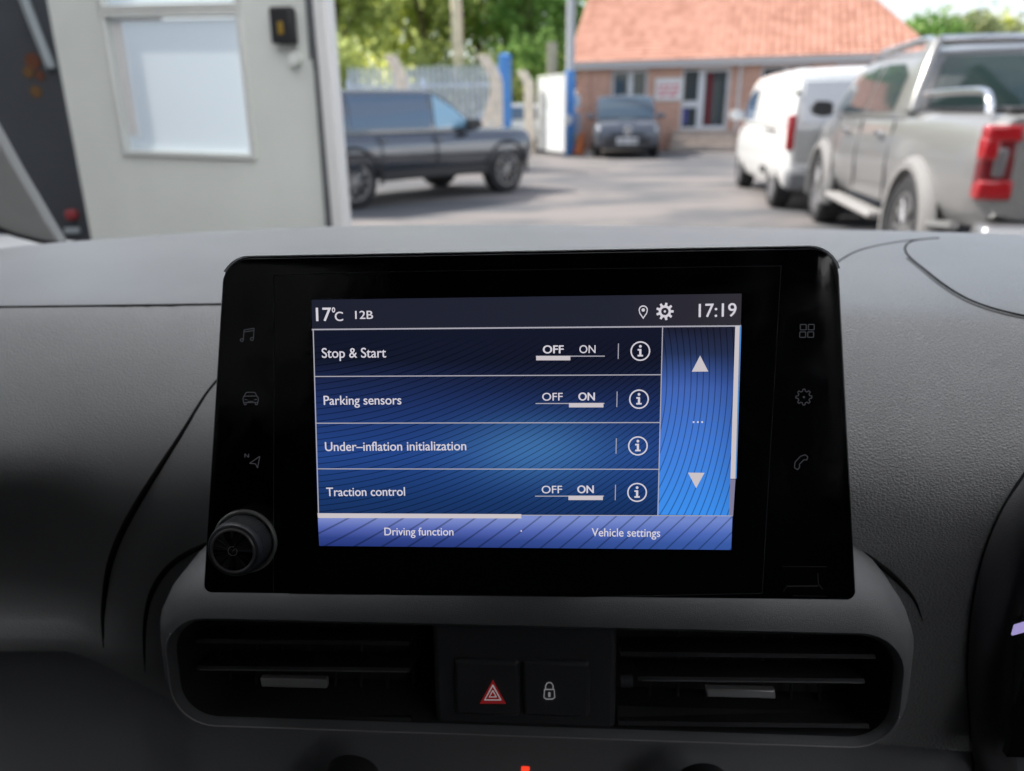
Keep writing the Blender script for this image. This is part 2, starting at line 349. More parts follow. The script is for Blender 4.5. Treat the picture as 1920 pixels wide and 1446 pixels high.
bld = empty('brick_building', (BL[0], BL[1], 0)); bld.rotation_euler = (0, 0, math.atan2(bdir.y, bdir.x))
tag(bld, 'low red brick building with bright orange tiled roof and grey gutter', 'building')
BM_ = Matrix.Translation(bld.location) @ bld.rotation_euler.to_matrix().to_4x4(); BI = BM_.inverted()
def bp(x, y, dy=0.0):
    o = BI @ Vector(CAM); d = BI.to_3x3() @ Vector(ray(x, y)); p = o + d * ((dy - o.y) / d.y); return p.x, p.z
EAVE, DEPTH, OV = 2.62, 7.0, 0.25
w1a, w1z = bp(1146, 126)[0], bp(1146, 190)[1]; w1b = bp(1216, 126)[0]
da = bp(1279, 130)[0]; db = bp(1372, 130)[0]; dz0 = bp(1320, 244)[1]
w2a = bp(1428, 130)[0]; w2b = bp(1520, 130)[0]; w3a = bp(1568, 110)[0]; w3b = bp(1642, 110)[0]
WT = 2.44
openings = [(w1a, w1b, 1.05, WT), (da, db, dz0, WT), (w2a, w2b, 1.05, WT), (w3a, w3b, 1.05, WT)]
wm = MB(); x = -0.02
for (a, b_, z0, z1) in openings:
    wm.box(((x + a) / 2, 0.15, EAVE / 2), (a - x, 0.3, EAVE)); wm.box(((a + b_) / 2, 0.15, z0 / 2), (b_ - a, 0.3, z0)); wm.box(((a + b_) / 2, 0.15, (z1 + EAVE) / 2), (b_ - a, 0.3, EAVE - z1)); x = b_
wm.box(((x + BW) / 2, 0.15, EAVE / 2), (BW - x, 0.3, EAVE))
wm.box((0.13, DEPTH / 2 + 0.15, EAVE / 2), (0.3, DEPTH - 0.3, EAVE)); wm.box((BW - 0.15, DEPTH / 2 + 0.15, EAVE / 2), (0.3, DEPTH - 0.3, EAVE)); wm.box((BW / 2, DEPTH + 0.15, EAVE / 2), (BW, 0.3, EAVE))
wm.build('wall', M['brick'], bld)
MB().box((BW / 2, 1.6, EAVE / 2), (BW - 0.7, 0.05, EAVE - 0.1)).build('room_wall', M['dim'], bld)
MB().box((bp(1097, 200)[0], -0.03, EAVE / 2 - 0.03), (0.26, 0.06, EAVE - 0.06)).build('brick_pier', M['brick'], bld)
def window(a, b_, z0, z1):
    fr = rect_ring(MB(), a, b_, z0, z1, 0.09, 0.10, 0.18); mid = a + (b_ - a) * 0.52
    fr.box((mid, 0.14, (z0 + z1) / 2), (0.16, 0.078, z1 - z0 - 0.18)); fr.box(((a + b_) / 2, 0.0, z0 - 0.03), (b_ - a + 0.16, 0.26, 0.05))
    f = fr.build('window', M['upvc'], bld, bevel=0.01)
    MB().box(((a + b_) / 2, 0.15, (z0 + z1) / 2), (b_ - a - 0.1, 0.012, z1 - z0 - 0.1)).build('pane', M['winglass'], f)
for k in (0, 2, 3): window(*openings[k])
a, b_, z0, z1 = openings[1]; dw = b_ - a; dmid = a + dw * 0.40
sf = rect_ring(MB(), a, dmid, z0, z1, 0.08, 0.10, 0.18); sf.box(((a + dmid) / 2, 0.14, z0 + (z1 - z0) * 0.42), (dmid - a - 0.16, 0.078, 0.2))
f = sf.build('side_window', M['upvc'], bld, bevel=0.01)
MB().box(((a + dmid) / 2, 0.15, (z0 + z1) / 2), (dmid - a - 0.1, 0.012, z1 - z0 - 0.1)).build('pane', M['winglass'], f)
M['bluebox'] = mat('blue notice', (0.08, 0.08, 0.30), 0.5); M['redposter'] = mat('red curtain', (0.13, 0.012, 0.02), 0.7)
MB().box((a + 0.17, 0.135, z0 + 0.42), (0.14, 0.006, 0.48)).build('blue_notice', M['bluebox'], f)
df = rect_ring(MB(), dmid + 0.002, b_, z0, z1, 0.12, 0.10, 0.18)
f = df.build('door', M['upvc'], bld, bevel=0.01)
MB().box(((dmid + b_) / 2, 0.15, (z0 + z1) / 2), (b_ - dmid - 0.2, 0.012, z1 - z0 - 0.2)).build('pane', M['winglass'], f)
MB().box((dmid + 0.27, 0.138, (z0 + z1) / 2), (0.2, 0.006, z1 - z0 - 0.3)).build('red_blind', M['redposter'], f)
MB().tube([(b_ - 0.06, 0.06, z0 + 0.8), (b_ - 0.06, 0.06, z0 + 1.2)], 0.015).build('handle', M['gutter'], f)
s0, s1 = bp(1262, 260)[0], bp(1380, 260)[0]
for k in range(3):
    h_ = dz0 * (3 - k) / 3
    MB().box(((s0 + s1) / 2, -0.30 - 0.36 * k, h_ / 2), (s1 - s0, 0.36, h_)).build('step', M['stone'], bld, bevel=0.015)
MB().box(((s0 + s1) / 2, -0.06, dz0 / 2), (s1 - s0, 0.118, dz0)).build('step', M['stone'], bld)
# roof: rows of overlapping tiles on the front slope, plain slab behind; hipped at the far right end
PITCHR = R(35); RL = 4.2; hipx = 2.1
def slope(s, along): return Vector((along, -OV + s * math.cos(PITCHR), EAVE + 0.06 + s * math.sin(PITCHR)))
rs = MB(); rz = EAVE + 0.06 + RL * math.sin(PITCHR); ry = -OV + RL * math.cos(PITCHR); yb = 2 * ry + OV
rv = [(-0.25, -OV, EAVE + .06), (BW + .25, -OV, EAVE + .06), (BW + .25 - hipx, ry, rz), (-0.25, ry, rz), (-0.25, yb, EAVE + .06), (BW + .25, yb, EAVE + .06)]
rs.add(rv, [(0, 1, 2, 3), (3, 2, 5, 4), (1, 5, 2), (0, 3, 4), (0, 4, 5, 1)])
roof = rs.build('roof', M['tile'], bld)
tm = MB(); nrow = 20; rh = RL / nrow; tw = 0.21
nrm = Vector((0, -math.sin(PITCHR), math.cos(PITCHR)))
for i in range(nrow):
    s0_ = i * rh; s1_ = s0_ + rh * 1.12; xe = BW + .25 - hipx * (s0_ + rh * .5) / RL; nt_ = int((xe + 0.25) / tw)
    for k in range(nt_ + 1):
        xa = -0.25 + k * tw; xb = min(xa + tw * .97, xe)
        if xb - xa < 0.03: continue
        p = [slope(s0_ - 0.02, xa) + nrm * 0.045, slope(s0_ - 0.02, xa + (xb - xa) * .5) + nrm * 0.075, slope(s0_ - 0.02, xb - .004) + nrm * 0.045,
             slope(s1_, xb - .004) + nrm * 0.012, slope(s1_, xa + (xb - xa) * .5) + nrm * 0.042, slope(s1_, xa) + nrm * 0.012]
        q = [slope(s0_ - 0.02, xa) + nrm * 0.006, slope(s0_ - 0.02, xb - .004) + nrm * 0.006]
        tm.add(p + q, [(0, 1, 4, 5), (1, 2, 3, 4), (6, 7, 2, 1, 0)])
tm.build('roof_tiles', M['tile'], roof, fix=False)
MB().box((BW / 2, -OV - 0.015, EAVE - 0.045), (BW + 0.5, 0.03, 0.20)).build('fascia', M['gutter'], bld)
gm = MB(); n = 10
gm.loft([[(xx, -OV - 0.09 + 0.06 * math.cos(math.pi + math.pi * k / n), EAVE + 0.05 + 0.075 * -math.sin(math.pi * k / n)) for k in range(n + 1)] for xx in (-0.27, BW + 0.27)], cap=False, closed=False)
gm.build('gutter', M['gutter'], bld, smooth=60)
MB().box((BW / 2, -0.115, EAVE - 0.13), (BW + 0.4, 0.20, 0.02)).build('soffit', M['upvc'], bld)
MB().tube([(bp(1383, 200)[0], -0.06, EAVE - .15), (bp(1383, 200)[0], -0.06, 0.05)], 0.04).build('downpipe', M['gutter'], bld, smooth=50)

sx, sz = bp(1254, 168, -0.05)
sg = empty('wall_sign', BM_ @ Vector((sx, 0, sz))); sg.rotation_euler = bld.rotation_euler
tag(sg, 'white rectangular sign with red lines of writing on the brick wall beside the door', 'sign')
MB().box((0, -0.03, 0), (0.86, 0.03, 0.66)).build('sign_board', M['white'], sg, bevel=0.01)
M['signred'] = mat('sign red', (0.75, 0.12, 0.14), 0.6)
lm = MB()
for (z, segs) in ((0.12, ((-0.3, 0.1), (-0.16, 0.1), (0.0, 0.14), (0.22, 0.18))), (-0.03, ((-0.28, 0.12), (-0.08, 0.2), (0.2, 0.24))), (-0.17, ((-0.2, 0.22), (0.12, 0.28)))):
    for (x, w_) in segs: lm.box((x, -0.048, z), (w_, 0.003, 0.07))
lm.build('red_writing', M['signred'], sg)

#@@YARD
# ------------------------------------------------------------------ fence, posts, gate
M['palisade'] = mat('palisade steel', (0.58, 0.65, 0.74), 0.5, metal=0.0, vary=0.12, vscale=3)
FY = 18.4
fl, frr = at(655, 200, FY), at(938, 200, FY - 0.4)
ztop = at(800, 121, FY)[2]
fdir = Vector((frr[0] - fl[0], frr[1] - fl[1], 0)); FL = fdir.length
fence = empty('palisade_fence', (fl[0], fl[1], 0)); fence.rotation_euler = (0, 0, math.atan2(fdir.y, fdir.x))
tag(fence, 'blue-grey steel palisade fence with pointed pales behind the dark car', 'fence')
pl = MB(); npale = 28
for k in range(npale):
    x = FL * (k + 0.5) / npale; h_ = ztop - 0.02
    o = [(x - .036, 0, .05), (x + .036, 0, .05), (x + .036, 0, h_ - .12), (x + .02, 0, h_ - .04), (x, 0, h_), (x - .02, 0, h_ - .04), (x - .036, 0, h_ - .12)]
    pl.prism(o, (0, 0.02, 0))
pl.build('pale', M['palisade'], fence)
for z in (0.45, ztop - 0.45): MB().box((FL / 2, 0.045, z), (FL, 0.045, 0.06)).build('rail', M['palisade'], fence)
for k in range(3): MB().box((FL * k / 2, 0.12, (ztop - .3) / 2), (0.1, 0.09, ztop - .3)).build('fence_post', M['palisade'], fence)

def cranked(px, ytop, ybend, Y, side, label, wpx, strut=None):
    b_ = at(px, ybend, Y); t = at(px - side * 1.0, ytop, Y); s = wpx / FPX * Y / math.cos(PITCH) * .95
    o = empty('concrete_post', (b_[0], b_[1], 0)); tag(o, label, 'post', 'cranked concrete fence posts')
    x = t[0] - b_[0]
    mb = MB(); h1 = b_[2]; h2 = t[2]
    mb.loft([[(-s / 2 + dx, -s / 2, z), (s / 2 + dx, -s / 2, z), (s / 2 + dx, s / 2, z), (-s / 2 + dx, s / 2, z)] for dx, z in ((0, 0), (0, h1 - .08), (x * .12, h1 + .08), (x, h2))])
    mb.build('shaft', M['concrete'], o, bevel=0.015)
    if strut is not None:
        q0 = at(*strut[0], Y); q1 = at(*strut[1], Y)
        MB().loft([[(q[0] - b_[0] - s * .35, -s * .35, q[2]), (q[0] - b_[0] + s * .35, -s * .35, q[2]), (q[0] - b_[0] + s * .35, s * .35, q[2]), (q[0] - b_[0] - s * .35, s * .35, q[2])] for q in (q0, q1)]).build('strut', M['concrete'], o)
    return o
cranked(752, 104, 146, 17.6, 20, 'cranked concrete post in front of the middle of the palisade fence', 19)
cranked(931, 104, 150, 17.3, 26, 'cranked concrete post with diagonal strut beside the blue gate post', 21, ((928, 175), (890, 290)))
cranked(992, 133, 160, 24.0, 14, 'thin cranked concrete post between the blue gate post and white gate', 17)
def straight(px, ytop, ybot, Y, wpx, name, label, cat, m, group=None):
    t = at(px, ytop, Y); s = wpx / FPX * Y
    o = tag(MB().box((0, 0, t[2] / 2), (s, s, t[2])).build(name, m, bevel=0.02), label, cat, group); o.location = (t[0], t[1], 0); return o
straight(1035, 80, 290, 25.5, 16, 'concrete_post', 'straight weathered concrete post rising behind the white gate', 'post', mat('weathered concrete', (0.45, 0.42, 0.32), 0.9, vary=0.2, vscale=4))
M['bluepaint'] = mat('blue post paint', (0.09, 0.29, 0.68), 0.4, vary=0.1, vscale=3)
M['timber'] = mat('pale timber', (0.78, 0.68, 0.50), 0.85, vary=0.15, vscale=4)
gp_ = empty('gate_post', (at(948, 200, 18.2)[0], 18.2, 0)); tag(gp_, 'stout blue steel gate post at the end of the palisade fence', 'post')
h_ = at(945, 108, 18.2)[2]
MB().box((0, 0, h_ / 2), (0.27, 0.27, h_)).build('post_tube', M['bluepaint'], gp_, bevel=0.02)
MB().loft([[(-.15, -.15, h_), (.15, -.15, h_), (.15, .15, h_), (-.15, .15, h_)], [(-.15, -.15, h_ + .03), (.15, -.15, h_ + .03), (.15, .15, h_ + .03), (-.15, .15, h_ + .03)], [(-.02, -.02, h_ + .09), (.02, -.02, h_ + .09), (.02, .02, h_ + .09), (-.02, .02, h_ + .09)]]).build('post_cap', M['bluepaint'], gp_)
t = at(857, -200, 27); tp = empty('telegraph_pole', (at(857, 60, 27)[0], 27, 0)); tag(tp, 'tall pale timber telegraph pole in front of the trees', 'pole')
MB().tube([(0, 0, 0), (0, 0, 3), (0, 0, 8.5)], [0.20, 0.19, 0.15], 14).build('pole_shaft', M['timber'], tp, smooth=50)
MB().box((0, 0, 8.0), (1.6, 0.1, 0.1)).build('crossarm', M['timber'], tp)
M['lamppost'] = mat('grey lamp post paint', (0.52, 0.53, 0.55), 0.4)
LY = 23.2; lp_ = empty('lamp_post', (at(1069, 150, LY)[0], LY, 0)); tag(lp_, 'tall pale grey lamp post with its lower part painted blue, left of brick building', 'lamp post')
zb_ = at(1068, 133, LY)[2]
MB().tube([(0, 0, zb_), (0, 0, 7.5)], [0.125, 0.10], 16).build('upper_shaft', M['lamppost'], lp_, smooth=50)
MB().tube([(0, 0, 0), (0, 0, zb_)], 0.155, 16).build('blue_base', M['bluepaint'], lp_, smooth=50)
MB().tube([(0, 0, 7.4), (0, -0.15, 7.7), (0, -0.8, 7.85)], 0.05, 8).build('arm', M['lamppost'], lp_, smooth=50)
MB().box((0, -1.0, 7.84), (0.22, 0.6, 0.10)).build('lamp_head', M['lamppost'], lp_, bevel=0.03)
c = at(1064, 225, LY - 0.2)
rsn = tag(MB().lathe((0, 0, 0), (0, 1, 0), [(0, 0), (0, 0.14), (0.02, 0.15), (0.03, 0.15), (0.03, 0)], 24).build('round_sign', M['white'], smooth=40), 'small round white sign on the blue base of the lamp post', 'sign'); rsn.location = (c[0], c[1], c[2])
c = at(1082, 190, LY); nb = tag(MB().box((0, 0, 0), (0.18, 0.03, 0.34)).build('notice_board', mat('pale blue notice', (0.55, 0.66, 0.72), .5), bevel=.01), 'small pale blue notice fixed just right of the blue lamp post base', 'notice'); nb.location = c
c = at(1083, 232, LY + .1); nb = tag(MB().box((0, 0, 0), (0.22, 0.03, 0.62)).build('notice_board', mat('grey notice', (0.45, 0.45, 0.50), .5), bevel=.01), 'tall grey notice under the pale blue one beside the lamp post', 'notice'); nb.location = c

gate = empty('white_gate', (at(1060, 200, 22.3)[0], 22.3, 0)); tag(gate, 'white sheeted metal gate leaf standing open beside the blue lamp post', 'gate')
a0 = at(1010, 200, 24.2); g0 = Vector((a0[0] - gate.location.x, a0[1] - gate.location.y, 0)); GLn = g0.length; gd = g0.normalized()
gate.rotation_euler = (0, 0, math.atan2(gd.y, gd.x)); gz = at(1030, 140, 22.9)[2]
rect_ring(MB(), 0, GLn, 0.12, gz, 0.06, -0.03, 0.03).build('gate_frame', M['white'], gate, bevel=.008)
sh = MB(); n = 12
for k in range(n):
    x = 0.06 + (GLn - .12) * k / n; sh.box((x + (GLn - .12) / n / 2, 0.008 * (k % 2), (gz + .12) / 2), ((GLn - .12) / n * .96, 0.012, gz - .26))
sh.build('corrugated_sheet', mat('gate sheet', (0.80, 0.81, 0.82), .4, vary=.08, vscale=3), gate)
MB().box((GLn / 2, 0.0, gz * .48), (GLn - .12, 0.05, 0.05)).build('gate_rail', M['white'], gate)

cpos = at(1084, 272, 22.9); cn = empty('traffic_cone', (cpos[0], 22.9, 0)); tag(cn, 'orange traffic cone by the foot of the lamp post', 'cone'); cn.rotation_euler = (0, R(12), 0)
MB().lathe((0, 0, 0.03), (0, 0, 1), [(0, .19), (.02, .17), (.62, .05), (.66, .03), (.66, 0)], 20).build('cone_body', M['orange'], cn, smooth=40)
MB().box((0, 0, 0.02), (.44, .44, .04)).build('cone_base', M['rubber'], cn, bevel=.02)

#@@TREES
# ------------------------------------------------------------------ trees and bushes
def leaf_mat(name, c1, c2, trans=0.66):
    m, N, L, b = new_mat(name); N.remove(b)
    g = N.new('ShaderNodeNewGeometry'); r = N.new('ShaderNodeValToRGB'); e = r.color_ramp.elements
    e[0].color = (*c1, 1); e[1].color = (*c2, 1); L.new(g.outputs['Random Per Island'], r.inputs[0])
    d = N.new('ShaderNodeBsdfDiffuse'); t = N.new('ShaderNodeBsdfTranslucent'); L.new(r.outputs[0], d.inputs[0])
    hs = N.new('ShaderNodeHueSaturation'); hs.inputs['Value'].default_value = 1.8; hs.inputs['Hue'].default_value = 0.485; L.new(r.outputs[0], hs.inputs['Color']); L.new(hs.outputs[0], t.inputs[0])
    mx = N.new('ShaderNodeMixShader'); mx.inputs[0].default_value = trans; L.new(d.outputs[0], mx.inputs[1]); L.new(t.outputs[0], mx.inputs[2])
    L.new(mx.outputs[0], N['Material Output'].inputs[0]); return m
LEAF = [leaf_mat('olive leaves', (0.15, 0.20, 0.07), (0.38, 0.44, 0.17)), leaf_mat('green leaves', (0.09, 0.19, 0.06), (0.24, 0.38, 0.12)), leaf_mat('yellow green leaves', (0.28, 0.34, 0.06), (0.55, 0.57, 0.16)), leaf_mat('grey green leaves', (0.17, 0.20, 0.11), (0.34, 0.38, 0.20))]
M['bark'] = mat('bark', (0.13, 0.10, 0.07), 0.95, vary=0.3, vscale=4)
rng = np.random.default_rng(5)
def foliage(c, rad, nclump, nleaf, size):
    V = []; Fc = []
    cl = rng.normal(size=(nclump, 3)); cl /= np.linalg.norm(cl, axis=1)[:, None]; cl *= (rng.random(nclump) ** 0.45)[:, None]
    cl = cl * np.array(rad) + np.array(c)
    for p in cl:
        cr = size * rng.uniform(2.2, 4.5)
        q = rng.normal(size=(nleaf, 3)) * cr * 0.5 + p
        for s in q:
            n = rng.normal(size=3); n /= np.linalg.norm(n); a = np.cross(n, rng.normal(size=3)); a /= np.linalg.norm(a); b = np.cross(n, a)
            l = size * rng.uniform(.6, 1.3); w = l * .55; o = len(V)
            V += [s - a * l, s - b * w, s + a * l, s + b * w]; Fc.append((o, o + 1, o + 2, o + 3))
    return V, Fc
def tree(pos, h, rad, label, mi, nclump=150, nleaf=34, size=0.17, trunk_r=0.22, low=0.0, cat='tree', name='broadleaf_tree', group=None):
    o = empty(name, (pos[0], pos[1], 0)); tag(o, label, cat, group)
    cz = h - rad[2] * .95
    t = MB(); t.tube(curve_pts([(0, 0, 0), (.1, .05, h * .3), (-.1, .1, h * .6), (.05, 0, h * .85)], 8), [trunk_r * (1 - .1 * k) for k in range(8)], 10)
    for k in range(6):
        a = k * 1.1 + rng.random(); z0 = h * rng.uniform(.3, .6)
        t.tube([(0, 0, z0), (math.cos(a) * rad[0] * .4, math.sin(a) * rad[1] * .4, z0 + h * .12), (math.cos(a) * rad[0] * .8, math.sin(a) * rad[1] * .8, z0 + h * .26)], [trunk_r * .5, trunk_r * .3, trunk_r * .1], 7)
    t.build('trunk', M['bark'], o, smooth=60)
    V, Fc = foliage((0, 0, cz), rad, nclump, nleaf, size); mb = MB(); mb.v = [tuple(v) for v in V]; mb.f = Fc
    mb.build('crown', LEAF[mi], o, fix=False); return o
TG = 'trees beyond the palisade fence'
for (px, Y, h, rad, mi, lab) in (
    (640, 29, 9.5, (2.0, 2.0, 3.6), 0, 'olive green tree nearest the white door post, dark trunk showing'),
    (720, 36, 10.5, (2.9, 2.6, 4.6), 2, 'yellow-green sunlit tree above the left half of the palisade fence'),
    (800, 33, 10.0, (2.6, 2.4, 4.6), 0, 'olive tree just left of the timber telegraph pole'),
    (895, 35, 10.5, (2.8, 2.6, 4.9), 0, 'olive tree behind and right of the timber telegraph pole'),
    (975, 34, 10.0, (2.6, 2.4, 5.0), 1, 'mid green tree above the blue gate post'),
    (1048, 36, 10.5, (2.4, 2.4, 5.2), 1, 'deep green tree beside the pale grey lamp post'),
    (740, 47, 13.5, (4.5, 3.0, 6.0), 2, 'tall pale green tree farther back above the fence'),
    (1000, 47, 13.5, (4.5, 3.0, 6.2), 1, 'tall dark green tree farther back above the gateway')):
    p = at(px, 150, Y); tree(p, h, rad, lab, mi, nclump=150, nleaf=26, group=TG)
for (px, Y, h, rad, mi, lab) in (
    (690, 24, 2.7, (1.3, 1.0, 1.35), 2, 'bright yellow-green bush lit by sun behind the left end of the fence'),
    (638, 21, 3.0, (0.55, 0.8, 1.5), 0, 'narrow olive shrub between the door post and the fence'),
    (790, 27, 2.9, (1.8, 1.0, 1.4), 0, 'olive bush low behind the middle of the fence'),
    (900, 27, 3.0, (1.7, 1.0, 1.5), 0, 'olive bush low behind the right end of the fence'),
    (985, 29, 3.6, (1.6, 1.0, 1.8), 1, 'green bush behind the gateway posts'),
    (1045, 31, 4.2, (1.4, 1.0, 2.0), 1, 'dark green bush behind the white gate')):
    p = at(px, 190, Y); tree(p, h, rad, lab, mi, nclump=70, nleaf=30, size=0.12, trunk_r=0.06, cat='bush', name='bush', group='bushes behind the fence')
for (px, Y, ytop, mi, lab) in (
    (1735, 62, 24, 1, 'green tree just right of the orange roof'), (1775, 66, 40, 0, 'low olive tree second from the orange roof'),
    (1808, 64, 14, 3, 'grey-green tree rising highest above the silver pickup roof rail'), (1850, 68, 28, 2, 'yellow-topped tree above the middle of the pickup roof'),
    (1890, 66, 38, 3, 'rounded grey-green tree above the right of the pickup roof'), (1940, 64, 46, 0, 'olive tree at the right edge above the pickup roof')):
    p = at(px, 100, Y); h = at(px, ytop + 13, Y)[2]
    tree(p, h, (3.0, 2.4, h * .47), lab, mi, nclump=330, nleaf=30, size=0.24, group='trees beyond the brick building')

#@@CARS
# ------------------------------------------------------------------ vehicles
M['carglass'] = mat('car glass with painted sky', (0.06, 0.115, 0.20), 0.04, spec=0.9, coat=0.5)  # blue of the reflected sky mixed into the base colour
M['carglass_blue'] = mat('side glass with painted bright sky', (0.30, 0.52, 0.68), 0.05, spec=0.9)  # bright sky in the pane painted into its base colour
M['green_reflect_glass'] = mat('rear glass with painted reflection', (0.03, 0.06, 0.055), 0.05, spec=0.9)  # green reflection mixed into the dark glass colour
M['tyre'] = mat('tyre rubber', (0.024, 0.024, 0.026), 0.85, vary=0.2, vscale=10)
M['alloy'] = mat('alloy wheel', (0.38, 0.37, 0.37), 0.35, metal=0.8)
M['darkalloy'] = mat('dark alloy wheel', (0.30, 0.29, 0.29), 0.35, metal=0.7)
M['chrome'] = mat('chrome', (0.75, 0.75, 0.76), 0.12, metal=1.0)
M['taillamp'] = mat('red lamp lens', (0.36, 0.008, 0.014), 0.12, coat=0.6)
M['darklamp'] = mat('smoked lamp lens', (0.05, 0.05, 0.055), 0.15, coat=0.6)
M['headlamp'] = mat('clear lamp lens', (0.55, 0.55, 0.57), 0.12, coat=0.6)
M['deepred'] = mat('deep red lens', (0.13, 0.008, 0.012), .12, coat=.6); M['clearlens'] = mat('grey lamp lens', (0.15, 0.14, 0.145), .12, coat=.6); M['plate_white'] = mat('white number plate', (0.66, 0.67, 0.68), 0.4); M['plate_yellow'] = mat('yellow number plate', (0.70, 0.45, 0.03), 0.4)
M['trim'] = mat('black trim', (0.03, 0.03, 0.032), 0.55)

HALF = ((0, 0.0), (.72, 0.0), (.90, .05), (.975, .22), (1.0, .48), (.99, .72), (.955, .90), (.88, .985), (.70, 1.0), (.35, 1.0), (0, 1.0))
def body_loft(xs, zb, zt, w, n=64, crown=0.025):
    q = np.linspace(xs[0], xs[-1], n); Zb = spline(xs, zb, q); Zt = spline(xs, zt, q); Wd = spline(xs, w, q); rings = []
    for i in range(n):
        h = [(s * Wd[i], Zb[i] + t * (Zt[i] - Zb[i]) + (crown * (1 - s * s) if t > .9 else 0)) for s, t in HALF]
        rings.append([(q[i], y, z) for y, z in h] + [(q[i], -y, z) for y, z in h[-2:0:-1]])
    return MB().loft(rings)
GH = ((0, 0), (.99, 0.0), (.985, .15), (.955, .5), (.92, .8), (.88, .93), (.80, 1.0), (.4, 1.0), (0, 1.0))
class House:
    """the glasshouse of a car: base half-width wb, roof height zr over base height z0, along x"""
    def __init__(s, xs, z0, zr, w, taper): s.xs, s.z0, s.zr, s.w, s.taper = xs, z0, zr, w, taper
    def dims(s, x): return float(spline(s.xs, s.z0, [x])[0]), float(spline(s.xs, s.zr, [x])[0]), float(spline(s.xs, s.w, [x])[0])
    def y(s, x, z):
        z0, zr, w = s.dims(x); t = min(max((z - z0) / max(s.zmax() - z0, .01), 0), 1)
        return w * (1 - (1 - np.interp(t, [0, .15, .5, .8, .93, 1.0], [.99, .985, .955, .92, .88, .80])) * max(1, s.taper))
    def zmax(s): return max(s.zr)
    def loft(s, n=56):
        q = np.linspace(s.xs[0], s.xs[-1], n); rings = []
        for x in q:
            z0, zr, w = s.dims(x); zr = max(zr, z0 + .004); zm = s.zmax(); h = []
            for k, t in GH:
                z = z0 + t * (zr - z0); tt = (z - z0) / max(zm - z0, .01)
                f = 1 - (1 - np.interp(tt, [0, .15, .5, .8, .93, 1.0], [.99, .985, .955, .92, .88, .80])) * max(1, s.taper)
                y = w * (f if t not in (0.0,) or k > .5 else 0) if k > .5 else w * f * k / .8 * (1 if t else 0)
                if k == 0: y = 0
                h.append((y, z + (.02 * (1 - (k / .8) ** 2) if t == 1.0 and zr - z0 > .05 else 0)))
            rings.append([(x, y, z) for y, z in h] + [(x, -y, z) for y, z in h[-2:0:-1]])
        return MB().loft(rings)
    def side(s, st, side, off=0.006, th=0.012):
        """window: stations (x, zlow, zhigh)"""
        mb = MB(); rows = 6; grid = []
        P = [(st[i][0] + (st[i + 1][0] - st[i][0]) * k / 4, st[i][1] + (st[i + 1][1] - st[i][1]) * k / 4, st[i][2] + (st[i + 1][2] - st[i][2]) * k / 4) for i in range(len(st) - 1) for k in range(4)] + [st[-1]]
        for (x, a, b) in P: grid.append([(x, side * (s.y(x, a + (b - a) * r / rows) + off), a + (b - a) * r / rows) for r in range(rows + 1)])
        n = rows + 1; vs = [p for g in grid for p in g]; fs = []
        for i in range(len(grid) - 1):
            for k in range(rows): a = i * n + k; fs.append((a, a + 1, a + n + 1, a + n))
        return mb.add(vs, fs)
    def screen(s, xa, xb, f=.86, off=.012, n=14):
        """windscreen or rear glass over the sloping end between xa and xb"""
        vs = []; m_ = 8
        for i in range(n + 1):
            x = xa + (xb - xa) * i / n; z0, zr, w = s.dims(x); yy = s.y(x, zr) * f
            for k in range(m_ + 1):
                u = -1 + 2 * k / m_; vs.append((x + (off if xa > 0 else -off) , yy * u, zr + .02 * (1 - u * u) + off))
        fs = [(i * (m_ + 1) + k, i * (m_ + 1) + k + 1, (i + 1) * (m_ + 1) + k + 1, (i + 1) * (m_ + 1) + k) for i in range(n) for k in range(m_)]
        return MB().add(vs, fs)
def cut_arches(o, wheels, r, w, depth=0.34):
    mb = MB()
    for x in wheels:
        for s in (1, -1): mb.lathe((x, s * (w + .12), r * .98), (0, -s, 0), [(0, r * 1.16), (depth + .12, r * 1.16)], 36)
    c = mb.build('cutter', M['trim'])
    m = o.modifiers.new('b', 'BOOLEAN'); m.object = c; m.operation = 'DIFFERENCE'; m.solver = 'EXACT'
    dg = bpy.context.evaluated_depsgraph_get(); me = bpy.data.meshes.new_from_object(o.evaluated_get(dg)); o.modifiers.clear(); o.data = me
    me.polygons.foreach_set('use_smooth', [True] * len(me.polygons)); me.set_sharp_from_angle(angle=R(38))
    bpy.data.objects.remove(c)
def wheel(parent, x, side, r, w, yo, rim, spokes=5, tw=0.23):
    y = side * (yo - tw / 2)
    t = MB().lathe((x, y, r), (0, side, 0), [(-tw / 2, r * .66), (-tw / 2, r * .93), (-tw / 2 + .03, r), (tw / 2 - .03, r), (tw / 2, r * .93), (tw / 2 + .004, r * .70), (tw / 2 - .03, r * .66), (0, r * .62), (0, .02)], 40).build('wheel', M['tyre'], parent, smooth=35)
    mb = MB().lathe((x, y, r), (0, side, 0), [(tw / 2 - .005, r * .70), (tw / 2 - .004, r * .62), (tw / 2 - .05, r * .60), (tw / 2 - .03, r * .66), (tw / 2 - .005, r * .70)], 40, cap=False)
    for k in range(spokes):
        a = 2 * math.pi * k / spokes + .3; d = Vector((math.cos(a), 0, math.sin(a))); e = Vector((-math.sin(a), 0, math.cos(a))); c = Vector((x, y + side * (tw / 2 - .028), r))
        for off in (-.24, .24):
            q0 = c + d * r * .10 + e * off * r * .3; q1 = c + d * r * .60 + e * off * r * .75
            mb.tube([q0, q1], [r * .06, r * .042], 6)
    mb.lathe((x, y, r), (0, side, 0), [(tw / 2 - .06, r * .17), (tw / 2 - .02, r * .16), (tw / 2 - .012, r * .1), (tw / 2 - .012, 0)], 20)
    mb.build('rim', rim, t, smooth=35); return t
